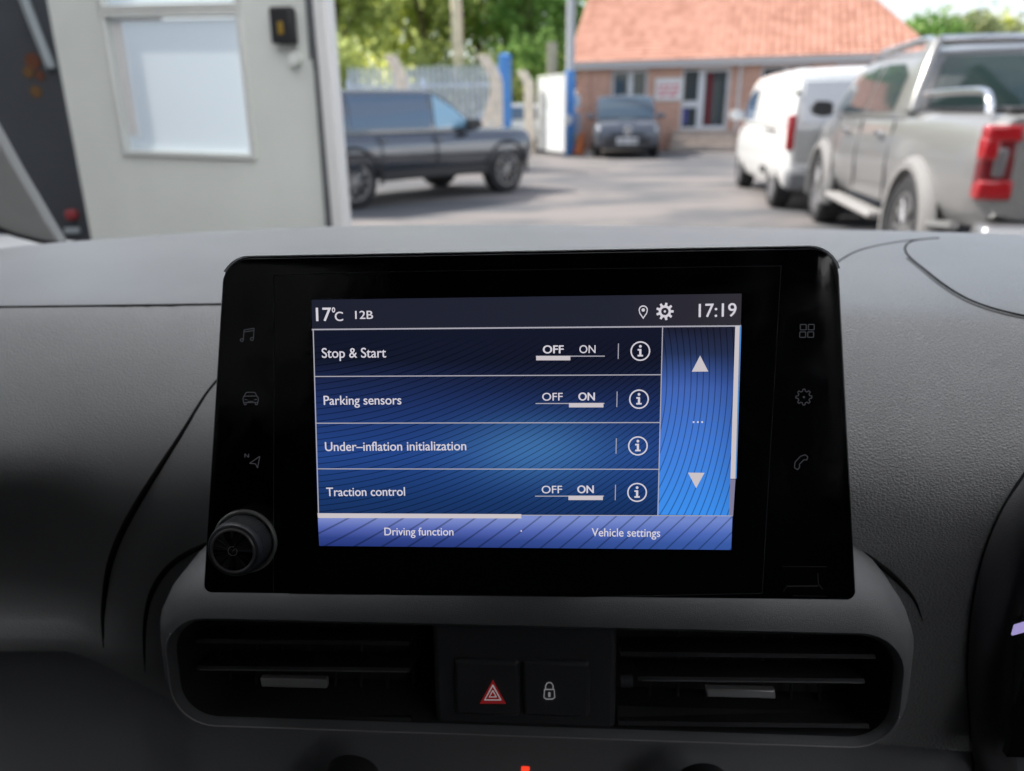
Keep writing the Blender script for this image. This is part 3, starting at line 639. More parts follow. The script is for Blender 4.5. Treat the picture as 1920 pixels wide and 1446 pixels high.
def mirror(parent, x, y, z, side, m, s=1.0):
    mb = MB().loft([[(x + dx, side * (y + yy), z + zz) for yy, zz in ((0, -.07 * k), (.10, -.085 * k), (.20, -.06 * k), (.22, .02 * k), (.18, .085 * k), (.05, .08 * k), (0, .05 * k))] for dx, k in ((.09, .35), (.05, .85), (-.02, 1.0), (-.07, .95))])
    return mb.build('door_mirror', m, parent, smooth=45)
def patch(name, m, parent, c, size, rot=None, bevel=.012): return MB().box(c, size, rot).build(name, m, parent, bevel=bevel)

# --- dark grey large SUV, seen from its right side (nose to the upper right)
M['paintA'] = mat('dark grey metallic paint', (0.10, 0.112, 0.135), 0.10, metal=0.75, spec=0.6, coat=1.0)
M['suvalloy'] = mat('grey spoked alloy', (0.34, 0.33, 0.32), .35, metal=.4)
def suv_dark():
    fr, re = ground(950, 361), ground(668, 393); d = Vector((fr[0] - re[0], fr[1] - re[1], 0)); WB = d.length; d.normalize(); rgt = Vector((d.y, -d.x, 0))
    W2 = 0.98; mid = (Vector(fr) + Vector(re)) / 2 - rgt * (W2 - .05)
    o = empty('parked_car', (mid.x, mid.y, 0), math.atan2(d.y, d.x)); tag(o, 'large dark grey off-roader parked side-on beside the white door post', 'car')
    xf, xr = WB / 2, -WB / 2
    bd = body_loft([xr - .98, xr - .90, xr - .5, xr, 0, xf - .45, xf, xf + .45, xf + .62, xf + .69], [.60, .48, .40, .36, .34, .34, .36, .40, .44, .54],
                   [.92, 1.02, 1.04, 1.04, 1.03, 1.02, 1.01, 1.0, .96, .84], [.78, .90, .965, .98, .97, .97, .98, .96, .90, .84]).build('body', M['paintA'], o)
    cut_arches(bd, (xf, xr), .375, W2)
    hs = House([xr - .92, xr - .84, xr - .66, xr, -.1, xf - 1.40, xf - .98, xf - .55], [1.0] * 8, [1.01, 1.34, 1.54, 1.58, 1.59, 1.545, 1.31, 1.01], [.86, .90, .92, .93, .93, .93, .91, .88], .1)
    hs.loft().build('roof', M['paintA'], o, smooth=40)
    for s in (-1, 1):
        hs.side([(xr - .70, 1.09, 1.38), (xr - .45, 1.07, 1.47), (xr - .05, 1.06, 1.505)], s).build('side_window', M['carglass'], o, smooth=60)
        hs.side([(xr + .03, 1.06, 1.505), (xr + .5, 1.055, 1.515), (-.06, 1.05, 1.52)], s).build('side_window', M['carglass'], o, smooth=60)
        hs.side([(.03, 1.05, 1.52), (xf - 1.38, 1.05, 1.495), (xf - 1.05, 1.05, 1.33), (xf - .74, 1.055, 1.12)], s).build('side_window', M['carglass_blue'], o, smooth=60)
        mirror(o, xf - .78, .93, 1.09, s, M['trim'])
        mb = MB().box((0, s * .962, .42), (WB - .95, .05, .14)); mb.build('sill', M['trim'], o, bevel=.02)
        for x in (xf, xr):
            wheel(o, x, s, .375, W2, W2 - .01, M['suvalloy'], 5, .25)
            MB().tube([(x + math.cos(a) * .445, s * (.965), .375 + math.sin(a) * .445) for a in np.linspace(-.15, math.pi + .15, 20)], .028, 6).build('wheel_arch', M['trim'], o, smooth=50)
        for x in (.05, -.95): patch('handle', M['paintA'], o, (x, s * .975, .90), (.2, .03, .035))
        patch('headlight', M['headlamp'], o, (xf + .50, s * .76, .84), (.26, .26, .12), Matrix.Rotation(s * -.5, 3, 'Z'), .04)
        patch('tail_light', M['taillamp'], o, (xr - .90, s * .78, .90), (.12, .22, .16), None, .03)
    for s in (-1, 1):
        for x in (.0, -1.0): MB().tube([(x, s * .966, .50), (x + .02, s * .984, .75), (x, s * .955, 1.0)], .008, 5).build('door_gap', M['trim'], o)
    hs.screen(xf - 1.34, xf - .60).build('windscreen', M['carglass'], o, smooth=60)
    patch('grille', M['trim'], o, (xf + .68, 0, .66), (.06, 1.0, .22)); patch('number_plate', M['plate_white'], o, (xf + .72, 0, .50), (.02, .52, .11), None, .004)
    patch('front_bumper', M['trim'], o, (xf + .55, 0, .42), (.3, 1.4, .16), None, .06)
suv_dark()

# --- dark crossover facing the camera in front of the brick building
M['paintB'] = mat('dark blue grey paint', (0.085, 0.095, 0.12), 0.25, metal=0.3, spec=0.6, coat=1.0)
def crossover():
    f0 = ground(1180, 298); a = R(-95)
    o = empty('parked_car', (f0[0] + .12, f0[1] + 2.2, 0), a); tag(o, 'dark blue-grey crossover facing the camera in front of the brick building', 'car')
    o.rotation_euler = (0, 0, a)
    bd = body_loft([-2.2, -2.1, -1.7, -1.3, 0, 1.0, 1.35, 1.9, 2.12, 2.2], [.5, .38, .28, .26, .24, .24, .26, .27, .30, .45], [.85, .97, 1.02, 1.02, 1.0, .99, .97, .93, .86, .70], [.72, .84, .90, .92, .91, .91, .92, .90, .84, .74]).build('body', M['paintB'], o)
    cut_arches(bd, (1.33, -1.33), .35, .92)
    hs = House([-2.12, -2.0, -1.6, -.9, 0, .45, .9, 1.25], [.97] * 8, [.98, 1.2, 1.50, 1.62, 1.64, 1.60, 1.34, .98], [.80, .83, .85, .86, .86, .86, .85, .82], .1)
    hs.loft().build('roof', M['paintB'], o, smooth=40)
    hs.screen(1.22, .46, .88).build('windscreen', mat('windscreen reflecting sky', (0.05, 0.08, 0.11), 0.04, spec=0.9), o, smooth=60)
    for s in (-1, 1):
        hs.side([(.08, 1.04, 1.55), (.5, 1.04, 1.5), (.85, 1.045, 1.28), (1.05, 1.05, 1.12)], s).build('side_window', M['carglass'], o, smooth=60)
        hs.side([(-1.5, 1.06, 1.40), (-.9, 1.04, 1.54), (.0, 1.04, 1.56)], s).build('side_window', M['carglass'], o, smooth=60)
        mirror(o, .92, .88, 1.08, s, M['paintB'])
        for x in (1.33, -1.33): wheel(o, x, s, .35, .92, .90, M['darkalloy'], 5)
        patch('headlight', M['headlamp'], o, (2.0, s * .68, .74), (.26, .34, .13), Matrix.Rotation(s * -.45, 3, 'Z'), .04)
        patch('fog_light', M['headlamp'], o, (2.06, s * .66, .42), (.12, .22, .16), Matrix.Rotation(s * -.5, 3, 'Z'), .04)
        patch('tail_light', M['taillamp'], o, (-2.08, s * .7, .85), (.12, .24, .16), None, .03)
    patch('grille', M['trim'], o, (2.14, 0, .63), (.12, 1.0, .14), None, .03); patch('lower_grille', M['trim'], o, (2.125, 0, .40), (.15, 1.25, .34), None, .05)
    patch('number_plate', M['plate_white'], o, (2.215, 0, .46), (.02, .56, .17), None, .006)
    lm = MB()
    for y in (-.2, -.12, -.04, .08, .16, .23): lm.box((2.2265, y, .46), (.003, .05, .08))
    lm.build('plate_characters', M['trim'], o)
    MB().lathe((2.205, 0, .72), (1, 0, 0), [(0, .10), (.02, .105), (.025, .09), (.02, .075), (0, .07)], 24).build('emblem', M['chrome'], o, smooth=50)
    patch('bonnet_line', M['paintB'], o, (1.6, 0, .985), (.8, .5, .02), Matrix.Rotation(R(6), 3, 'Y'), .008)
crossover()

# --- white panel van, seen from behind on its left side
M['paintC'] = mat('white van paint', (0.80, 0.80, 0.78), 0.3, spec=0.5, coat=0.6)
def panel_van():
    re, fr = ground(1446, 388), ground(1389, 352); d = Vector((fr[0] - re[0], fr[1] - re[1], 0)).normalized(); lft = Vector((-d.y, d.x, 0))
    W2 = .92; WB = 2.79; mid = Vector(re) + d * WB / 2 - lft * (W2 - .06)
    o = empty('panel_van', (mid.x, mid.y, 0), math.atan2(d.y, d.x)); tag(o, 'white panel van with closed rear doors parked beside the silver pickup', 'van')
    xf, xr = WB / 2, -WB / 2
    bd = body_loft([xr - .72, xr - .68, xr - .55, xr, 0, xf - .3, xf + .3, xf + .7, xf + .86], [.42, .34, .27, .25, .23, .23, .25, .28, .42], [1.08, 1.10, 1.10, 1.10, 1.08, 1.06, 1.03, .95, .75], [.84, .88, .915, .92, .92, .92, .91, .84, .68], crown=.0).build('body', M['paintC'], o)
    cut_arches(bd, (xf, xr), .34, W2)
    hs = House([xr - .70, xr - .66, xr - .5, xr, .2, xf - .55, xf - .1, xf + .42], [1.05] * 8, [1.58, 1.66, 1.71, 1.735, 1.735, 1.68, 1.42, 1.06], [.85, .87, .885, .89, .89, .89, .88, .85], .1)
    hs.loft().build('roof', M['paintC'], o, smooth=40)
    hs.screen(xf + .38, xf - .5, .9).build('windscreen', M['carglass'], o, smooth=60)
    for s in (-1, 1):
        hs.side([(xf - .95, 1.10, 1.54), (xf - .5, 1.09, 1.52), (xf - .1, 1.09, 1.40), (xf + .20, 1.10, 1.20)], s).build('side_window', M['carglass'], o, smooth=60)
        mirror(o, xf + .02, .90, 1.16, s, M['paintC'])
        for x in (xf, xr): wheel(o, x, s, .34, W2, W2 - .02, M['alloy'], 6)
        patch('tail_light', M['taillamp'], o, (xr - .685, s * .855, .98), (.10, .10, .42), None, .03)
        patch('side_rub_strip', M['trim'], o, (xr + .62, s * .915, .46), (.32, .03, .09), None, .01)
        patch('sliding_rail', M['trim'], o, (xr + .35, s * .925, 1.0), (.8, .02, .025), None, .006)
        pm = MB().box((xr - .715, s * .41, 1.33), (.03, .70, .50)); pm.build('rear_door_panel', mat('van door recess', (0.74, 0.75, 0.77), .35), o, bevel=.05, seg=4)
        patch('rear_door', M['paintC'], o, (xr - .705, s * .412, .82), (.03, .80, .44), None, .03)
        patch('hinge', M['trim'], o, (xr - .70, s * .83, 1.44), (.05, .04, .06), None, .01)
    patch('rear_bumper', mat('grey bumper plastic', (0.16, 0.165, 0.175), .6), o, (xr - .70, 0, .42), (.20, 1.74, .26), None, .06)
    patch('number_plate', M['plate_yellow'], o, (xr - .735, .30, .68), (.02, .52, .11), None, .004)
    patch('rear_handle', M['trim'], o, (xr - .735, .06, .90), (.03, .14, .05), None, .01)
    lm = MB()
    for y in (.13, .19, .28, .38, .45): lm.box((xr - .7465, y, .68), (.003, .035, .07))
    lm.build('plate_characters', M['trim'], o)
panel_van()

# --- silver double-cab pickup, seen from behind on its left side
M['paintD'] = mat('silver metallic paint', (0.27, 0.268, 0.265), 0.34, metal=0.35, spec=0.5, coat=0.6)
M['pickupglass'] = mat('dark pickup glass', (0.045, 0.06, 0.07), .05, spec=.8)
M['flare'] = mat('matt grey flare', (0.24, 0.235, 0.23), .7)
def pickup():
    d = Vector((3.63 - 3.03, 9.02 - 5.78, 0)); WB = 3.27; d.normalize(); lft = Vector((-d.y, d.x, 0)); W2 = .96
    mid = Vector((3.03, 5.78, 0)) + d * WB / 2 - lft * (W2 - .03)
    o = empty('pickup_truck', (mid.x, mid.y, 0), math.atan2(d.y, d.x)); tag(o, 'silver double-cab pickup truck with chrome sports bar and red tail light', 'pickup truck')
    xf, xr = WB / 2, -WB / 2; BELT = 1.22
    bd = body_loft([xr - 1.12, xr - 1.08, xr - .9, xr, 0, xf - .4, xf, xf + .5, xf + .8, xf + .92], [.62, .58, .52, .48, .44, .42, .44, .46, .50, .62], [1.22, 1.24, 1.245, 1.245, 1.23, 1.22, 1.19, 1.15, 1.05, .88], [.86, .89, .915, .93, .93, .93, .93, .90, .82, .72], crown=.0).build('body', M['paintD'], o)
    cut_arches(bd, (xf, xr), .40, W2)
    xb = xr + .62                                     # back of the cab
    hs = House([xb - .06, xb + .0, xb + .14, xb + .5, .6, xf - .75, xf - .35, xf + .12], [BELT - .03] * 8, [BELT + .0, 1.44, 1.68, 1.735, 1.745, 1.68, 1.46, BELT], [.88, .89, .90, .90, .90, .90, .89, .86], 1.9)
    hs.loft().build('roof', M['paintD'], o, smooth=40)
    hs.screen(xf + .08, xf - .72, .9).build('windscreen', M['pickupglass'], o, smooth=60)
    n = 8; vs = []
    for k in range(n + 1):
        u = k / n; x = xb - .055 + .13 * u ** 1.3 - .02; z = BELT + .05 + .38 * u; yy = .74 - .11 * u
        vs += [(x, -yy, z), (x, yy, z)]
    MB().add(vs, [(2 * k, 2 * k + 1, 2 * k + 3, 2 * k + 2) for k in range(n)]).build('rear_window', M['green_reflect_glass'], o, smooth=60)
    for s in (-1, 1):
        hs.side([(xb + .32, BELT + .03, 1.52), (xb + .55, BELT + .02, 1.62), (.15, BELT + .01, 1.64)], s).build('side_window', M['pickupglass'], o, smooth=60)
        hs.side([(.22, BELT + .01, 1.64), (xf - .85, BELT + .0, 1.58), (xf - .45, BELT + .0, 1.42), (xf - .10, BELT + .01, 1.27)], s).build('side_window', M['pickupglass'], o, smooth=60)
        mirror(o, xf - .18, .93, 1.26, s, M['trim'])
        for x in (xf, xr):
            wheel(o, x, s, .40, W2, W2 + .0, M['alloy'], 6, .26)
            MB().loft([[(x + math.cos(a) * (.445 + dr), s * yy, .40 + math.sin(a) * (.445 + dr)) for dr, yy in ((0, .86), (.0, .985), (.05, .985), (.09, .94), (.10, .90))] for a in np.linspace(-.25, math.pi + .25, 26)], cap=True).build('wheel_arch', M['flare'], o, smooth=40)
        patch('side_step', mat('grey step', (0.34, 0.33, 0.32), .5), o, (.02, s * .93, .40), (1.75, .16, .06), None, .02)
        for x in (xb + .42, .62): patch('handle', M['chrome'], o, (x, s * .945, 1.06), (.2, .03, .04), None, .01)
        # roof rail, sloping sports bar, bed rail
        MB().tube(curve_pts([(xf - .62, s * .66, 1.70), (xf - .9, s * .67, 1.77), (.3, s * .68, 1.775), (xb + .35, s * .69, 1.785), (xb + .15, s * .70, 1.74)], 22), .034, 8).build('roof_rail', M['chrome'], o, smooth=50)
        MB().loft([[(x + dx, s * (yc + yy), z) for dx, yy in ((-.09, -.05), (.10, -.03), (.10, .03), (-.09, .02))] for x, yc, z in ((xb + .16, .69, 1.79), (xb + .10, .75, 1.64), (xb - .0, .83, 1.40), (xb - .08, .88, 1.24))]).build('sports_bar', M['paintD'], o, bevel=.02)
        MB().tube(curve_pts([(xb - .30, s * .84, 1.36), (xr + .0, s * .85, 1.37), (xr - .72, s * .85, 1.37), (xr - .92, s * .86, 1.33), (xr - .97, s * .86, 1.24)], 22), .025, 10).build('bed_rail', M['chrome'], o, smooth=50)
        # C-shaped tail light
        tl = MB(); xc = xr - 1.075
        tl.box((xc, s * .815, .96), (.12, .19, .42)); t_ = tl.build('tail_light', M['deepred'], o, bevel=.03)
        MB().box((xc - .012, s * .81, 1.125), (.12, .20, .10)).build('red_lens', M['taillamp'], t_, bevel=.02)
        MB().box((xc - .012, s * .87, 1.04), (.12, .09, .14)).build('red_lens', M['taillamp'], t_, bevel=.02)
        MB().box((xc - .012, s * .81, .80), (.12, .20, .12)).build('red_lens', M['taillamp'], t_, bevel=.02)
        MB().box((xc - .016, s * .81, .96), (.11, .08, .18)).build('clear_lens', M['clearlens'], t_, bevel=.02)
        patch('headlight', M['headlamp'], o, (xf + .80, s * .70, .98), (.2, .3, .2), None, .03)
        MB().tube([(xr - .4, s * .935, .50), (xr - .95, s * .93, .56)], .03, 6).build('lower_trim', M['paintD'], o)
    for s in (-1, 1):
        for x in (xb + .16, .18, xf - .50): MB().tube([(x, s * .918, .54), (x, s * .932, .84), (x, s * .90, 1.17)], .007, 5).build('door_gap', M['trim'], o)
    patch('tailgate', M['paintD'], o, (xr - 1.095, 0, .94), (.06, 1.40, .54), None, .03)
    patch('tonneau_cover', M['trim'], o, (xr - .35, 0, 1.258), (1.40, 1.56, .03), None, .012)
    patch('rear_bumper', mat('dark chrome bumper', (0.30, 0.30, 0.31), .3, metal=.7), o, (xr - 1.16, 0, .52), (.24, 1.76, .17), None, .05)
    patch('bumper_step', M['trim'], o, (xr - 1.17, 0, .615), (.20, 1.2, .03), None, .01)
    patch('number_plate', M['plate_yellow'], o, (xr - 1.29, 0, .50), (.02, .52, .11), None, .004)
    MB().tube([(xb + .13, -.68, 1.765), (xb + .13, .68, 1.765)], .04, 8).build('light_bar', M['chrome'], o, smooth=50)
pickup()

# --- pale car glimpsed beyond the gateway
def far_car():
    p = at(945, 240, 26); o = empty('parked_car', (p[0] + .1, 26, 0), R(172)); tag(o, 'white car half hidden beyond the gateway posts', 'car')
    bd = body_loft([-2.1, -2.0, -1.6, -1.2, 0, 1.0, 1.3, 1.8, 2.05, 2.12], [.5, .36, .26, .24, .22, .22, .24, .26, .30, .45], [.85, .95, .98, .97, .95, .93, .91, .85, .76, .62], [.70, .80, .87, .88, .88, .88, .88, .85, .78, .68]).build('body', M['paintC'], o)
    cut_arches(bd, (1.3, -1.3), .32, .88)
    hs = House([-2.0, -1.9, -1.5, -.9, -.1, .4, .8, 1.2], [.92] * 8, [.93, 1.15, 1.36, 1.45, 1.47, 1.40, 1.2, .93], [.76, .80, .82, .82, .82, .82, .81, .78], .1)
    hs.loft().build('roof', M['paintC'], o, smooth=40)
    for s in (-1, 1):
        hs.side([(-1.45, 1.0, 1.24), (-.9, .99, 1.36), (.0, .98, 1.38)], s).build('side_window', M['carglass'], o, smooth=60)
        hs.side([(.08, .98, 1.38), (.5, .98, 1.28), (.95, .99, 1.06)], s).build('side_window', M['carglass'], o, smooth=60)
        for x in (1.3, -1.3): wheel(o, x, s, .32, .88, .86, M['alloy'], 5)
    hs.screen(1.16, .42).build('windscreen', M['carglass'], o, smooth=60)
far_car()

#@@VAN
# ------------------------------------------------------------------ own van: dashboard and cabin
van = bpy.data.objects.new('van_dashboard', None); COL.objects.link(van); van.matrix_world = VANM
tag(van, 'dark grey van dashboard with glossy black touchscreen and twin air vents under the windscreen', 'dashboard')
M['dash'] = grain('dashboard plastic', (0.29, 0.295, 0.298), 660, 0.5, 0.42, spec=.5, fade=(-.14, .12))
M['dashfine'] = grain('fine grained plastic', (0.135, 0.14, 0.143), 900, 0.35, 0.52)
M['pod'] = grain('vent surround plastic', (0.14, 0.145, 0.15), 1500, 0.25, 0.45)
M['gap'] = mat('panel gap', (0.008, 0.008, 0.009), 0.8, spec=0.2)
M['satin'] = mat('satin black plastic', (0.062, 0.064, 0.070), 0.38, bump=0.1, bscale=900)
M['matte'] = mat('matt black plastic', (0.040, 0.041, 0.045), 0.6, spec=0.3)
M['piano'] = mat('gloss black glass', (0.0035, 0.004, 0.006), 0.09, spec=0.4)
pm_ = M['piano']; N_, L_ = pm_.node_tree.nodes, pm_.node_tree.links; n_ = N_.new('ShaderNodeTexNoise'); n_.inputs['Scale'].default_value = 38; n_.inputs['Detail'].default_value = 5; n_.inputs['Distortion'].default_value = 1.2
tc_ = N_.new('ShaderNodeTexCoord'); L_.new(tc_.outputs['Object'], n_.inputs['Vector']); r_ = N_.new('ShaderNodeMapRange'); r_.inputs[1].default_value = .42; r_.inputs[2].default_value = .68; r_.inputs[3].default_value = .07; r_.inputs[4].default_value = .26
L_.new(n_.outputs['Fac'], r_.inputs[0]); L_.new(r_.outputs[0], N_['Principled BSDF'].inputs['Roughness'])
M['bezelgloss'] = mat('gloss black edge', (0.006, 0.006, 0.008), 0.08, spec=0.6)

zcx = [-.80, -.60, -.523, -.418, -.317, -.199, -.03, .2, .289, .385, .60, .80]
zcz = [-.145, -.118, -.110, -.1035, -.099, -.0965, -.0985, -.105, -.108, -.112, -.125, -.145]
UP = [(1.22, -.115), (1.05, -.080), (.90, -.045), (.80, -.020), (.72, -.005), (.66, 0), (.60, -.0005), (.52, -.003), (.465, -.007), (.44, -.011), (.425, -.0175), (.41, -.0265), (.395, -.037), (.380, -.049), (.367, -.061)]
MID_A = [(.357, -.073), (.3525, -.085), (.3520, -.098), (.3535, -.113), (.357, -.130), (.361, -.148), (.362, -.163), (.358, -.174), (.350, -.1805), (.344, -.185), (.341, -.190), (.342, -.196)]
MID_B = [(.357, -.074), (.3505, -.088), (.3475, -.102), (.346, -.118), (.346, -.134), (.347, -.150), (.348, -.166), (.349, -.182), (.350, -.198), (.351, -.214), (.352, -.231), (.353, -.248)]
END_A = [(.353, -.206), (.378, -.222), (.392, -.25), (.385, -.30), (.345, -.40), (.335, -.55)]
END_B = [(.362, -.256), (.360, -.266), (.355, -.285), (.345, -.31), (.325, -.40), (.325, -.55)]
dx_ = np.linspace(-.80, .80, 201); rows = []
for X in dx_:
    zc = float(spline(zcx, zcz, [X])[0]); t = min(max((X + .300) / .075, 0), 1); t = t * t * (3 - 2 * t)
    mixp = lambda A, B: [(a[0] * (1 - t) + b[0] * t, zc + a[1] * (1 - t) + b[1] * t, 0) for a, b in zip(A, B)]
    mid, end = mixp(MID_A, MID_B), mixp(END_A, END_B)
    prof = curve_pts([(y, zc + z, 0) for y, z in UP] + mid, 110)[:-1] + curve_pts([mid[-1]] + end, 30)
    bul = .030 * math.exp(-((X - .62) / .30) ** 2)            # instrument side swells towards the driver
    rows.append([(X, p[0] - bul * (1 if p[0] < .45 else max(0, (.75 - p[0]) / .30)), p[1]) for p in prof])
M['lower'] = mat('dark lower plastic', (0.27, 0.275, 0.29), .55, bump=.2, bscale=900)
dmb = MB().loft(rows, cap=False, closed=False)
MB().loft([r[:110] for r in rows], cap=False, closed=False).build('dash_moulding', M['dash'], van, smooth=70, fix=False)
MB().loft([r[109:] for r in rows], cap=False, closed=False).build('lower_dash', M['lower'], van, smooth=70, fix=False)
bvh = BVHTree.FromPolygons([Vector(v) for v in dmb.v], dmb.f)
def on_dash(x, y, off=0.0):
    d = Vector(vray(x, y)).normalized(); h = bvh.ray_cast(Vector((0, 0, 0)), d)
    return h[0] - d * off if h[0] is not None else Vector(vat(x, y, .4))
def seam(name, px, r, m='gap', n=40, sink=.15):
    pts = [on_dash(*p[:2]) for p in curve_pts([(x, y, 0) for x, y in px], n)]
    rs = r if not isinstance(r, (list, tuple)) else list(np.interp(np.linspace(0, 1, n), np.linspace(0, 1, len(r)), r))
    rr = rs if isinstance(rs, list) else [rs] * n
    for _ in range(2): pts = [pts[0]] + [(pts[i - 1] + pts[i] * 2 + pts[i + 1]) / 4 for i in range(1, n - 1)] + [pts[-1]]
    pts = [p + p.normalized() * rr[i] * sink for i, p in enumerate(pts)]
    return MB().tube(pts, rs, 8).build(name, M[m], van, smooth=60)
M['softgap'] = mat('shallow panel gap', (0.055, 0.056, 0.058), .8)
seam('panel_seam', [(-60, 577), (120, 575), (280, 573), (425, 571)], .0010, 'softgap')
seam('panel_seam', [(430, 690), (390, 733), (340, 815), (285, 900), (235, 985), (207, 1055), (197, 1110), (192, 1160), (194, 1215)], [.0007, .0008, .0012, .0016, .0020, .0021, .0020, .0014, .0003])
seam('panel_seam', [(1760, 447), (1718, 450), (1697, 456), (1691, 464), (1701, 480), (1730, 503), (1770, 535), (1815, 562), (1865, 580), (1925, 594), (1990, 604), (2120, 616), (2270, 612), (2390, 590), (2470, 550), (2490, 505), (2440, 475)], [.0007, .0009, .0009, .0010, .0011, .0011, .0010], n=80)
seam('panel_seam', [(1570, 492), (1600, 474), (1640, 462), (1690, 453), (1740, 448)], .0006)

seam('seam_highlight', [(1701, 485), (1729, 508), (1769, 540), (1814, 567), (1864, 585), (1925, 599), (1990, 609)], .0010, 'dashfine', sink=.55)  # tube added below the lid seam to stand for its highlight
# vent pod
PC = Vector((-.0205, .287, -.2585)); PU = Vector((1, 0, 0)); PV = Vector((0, .14, .99)).normalized(); PN = PU.cross(PV).normalized()     # PN points away (+Y)
if PN.y < 0: PN = -PN
def rrect(hw, hh, r, n=8):
    out = []
    for cx, cy, a0 in ((hw - r, hh - r, 0), (-hw + r, hh - r, 90), (-hw + r, -hh + r, 180), (hw - r, -hh + r, 270)):
        out += [(cx + r * math.cos(R(a0 + 90 * k / n)), cy + r * math.sin(R(a0 + 90 * k / n))) for k in range(n + 1)]
    return out
def pod_ring(off, depth, top=0.0, right=0.0):
    hw, hh = .1755, .0290; pts = []
    for (a, b) in rrect(hw + off, hh + off, .0200 + max(off, -.008)):
        pts.append(PC + PU * (a + (right * max(0, a / hw))) + PV * (b + (top if b > 0 else max(off - .002, 0) * .75)) + PN * depth)
    return pts
rings = [pod_ring(.0135, .095, .0125), pod_ring(.0125, .045, .0115), pod_ring(.0115, .022, .0095), pod_ring(.0095, .011, .0075), pod_ring(.006, .0045, .0045), pod_ring(.003, .0012, .0015), pod_ring(.001, 0), pod_ring(-.001, .0015), pod_ring(-.002, .004)]
MB().loft([pod_ring(-.002, .004), pod_ring(-.004, .040)], cap=False).build('vent_recess', M['matte'], van, smooth=50)
MB().loft(rings, cap=False).build('vent_surround', M['pod'], van, smooth=50)
MB().loft([pod_ring(-.0035, .040), pod_ring(-.17 * .17, .040)], cap=True).build('vent_backing', M['matte'], van)
MB().tube([p - PN * .0003 + PV * .0006 for p in pod_ring(.0012, 0)[14:35]], .00045, 6).build('surround_highlight', mat('painted lip highlight', (0.30, 0.30, 0.31), .3), van, smooth=60)  # highlight on the lip painted as a thin paler tube
seam('pod_gap', [(400, 1016), (350, 1038), (310, 1070), (285, 1110), (274, 1150), (270, 1200), (272, 1260)], [.0014, .0017, .0018, .0016, .0012, .0008, .0002], n=30)
seam('pod_gap', [(1590, 1025), (1625, 1042), (1660, 1068), (1690, 1095), (1715, 1125), (1730, 1165)], [.0012, .0015, .0016, .0014, .0008, .0002], n=24)

def pod_pt(x, y, depth=0.0):
    d = Vector(vray(x, y)); c = PC + PN * depth; return d * (c.dot(PN) / d.dot(PN))
def pod_uv(x, y, depth=0.0):
    p = pod_pt(x, y, depth) - PC; return p.dot(PU), p.dot(PV)
def pod_box(name, x0, y0, x1, y1, d0, d1, m, parent, bevel=.0015, seg=3):
    a, c = pod_uv(x0, y0, d0), pod_uv(x1, y1, d0); u0, u1, v1, v0 = a[0], c[0], a[1], c[1]
    o_ = [PC + PU * u + PV * v + PN * d0 for u, v in ((u0, v0), (u1, v0), (u1, v1), (u0, v1))]
    return MB().prism(o_, PN * (d1 - d0)).build(name, m, parent, bevel=bevel, seg=seg)
pod_box('switch_panel', 808, 1156, 1154, 1383, .006, .038, M['satin'], van, .003)
hz = pod_box('hazard_button', 850, 1238, 975, 1346, .0035, .012, M['satin'], van, .0022, 4)
lk = pod_box('lock_button', 979, 1240, 1106, 1348, .0035, .012, M['satin'], van, .0022, 4)
def pod_poly(name, pts, d, m, parent, th=.0002):
    return MB().prism([pod_pt(x, y, d) for x, y in pts], PN * th).build(name, m, parent)
def pod_line(mb, pts, d, r): mb.tube([pod_pt(x, y, d) for x, y in pts], r, 6); return mb
M['hazred'] = emis('glowing hazard red', (.50, .03, .035), .24); M['iconwhite'] = emis('glowing white', (.8, .76, .78), .30); M['icongrey'] = emis('glowing grey', (.6, .6, .64), .26)  # symbols given a small glow of their own to brighten them
tri = lambda cx, cy, s: [(cx, cy - s), (cx + s * .95, cy + s * .72), (cx - s * .95, cy + s * .72)]
pod_poly('hazard_triangle', tri(924, 1301, 26), .0032, M['hazred'], hz)
mb = MB(); pod_line(mb, tri(924, 1301, 16) + tri(924, 1301, 16)[:1], .0028, .00036); pod_line(mb, tri(924, 1302, 7) + tri(924, 1302, 7)[:1], .0028, .0003); mb.build('triangle_symbol', M['iconwhite'], hz)
mb = MB(); pod_line(mb, [(1021, 1293), (1039, 1293), (1040, 1308), (1036, 1311), (1024, 1311), (1020, 1308), (1021, 1293)], .003, .00028)
pod_line(mb, [(1023, 1293), (1023, 1286), (1026, 1281), (1030, 1280), (1034, 1281), (1037, 1286), (1037, 1293)], .003, .00028); pod_line(mb, [(1030, 1299), (1030, 1306)], .003, .0006); mb.build('padlock_symbol', M['icongrey'], lk)
M['louvre'] = mat('louvre plastic', (0.045, 0.046, 0.050), 0.35); M['louvre_lit'] = mat('louvre front edge', (0.16, 0.165, 0.17), 0.25, spec=.6); M['tab'] = mat('vent tab satin silver', (0.24, 0.24, 0.245), 0.35, metal=.4)
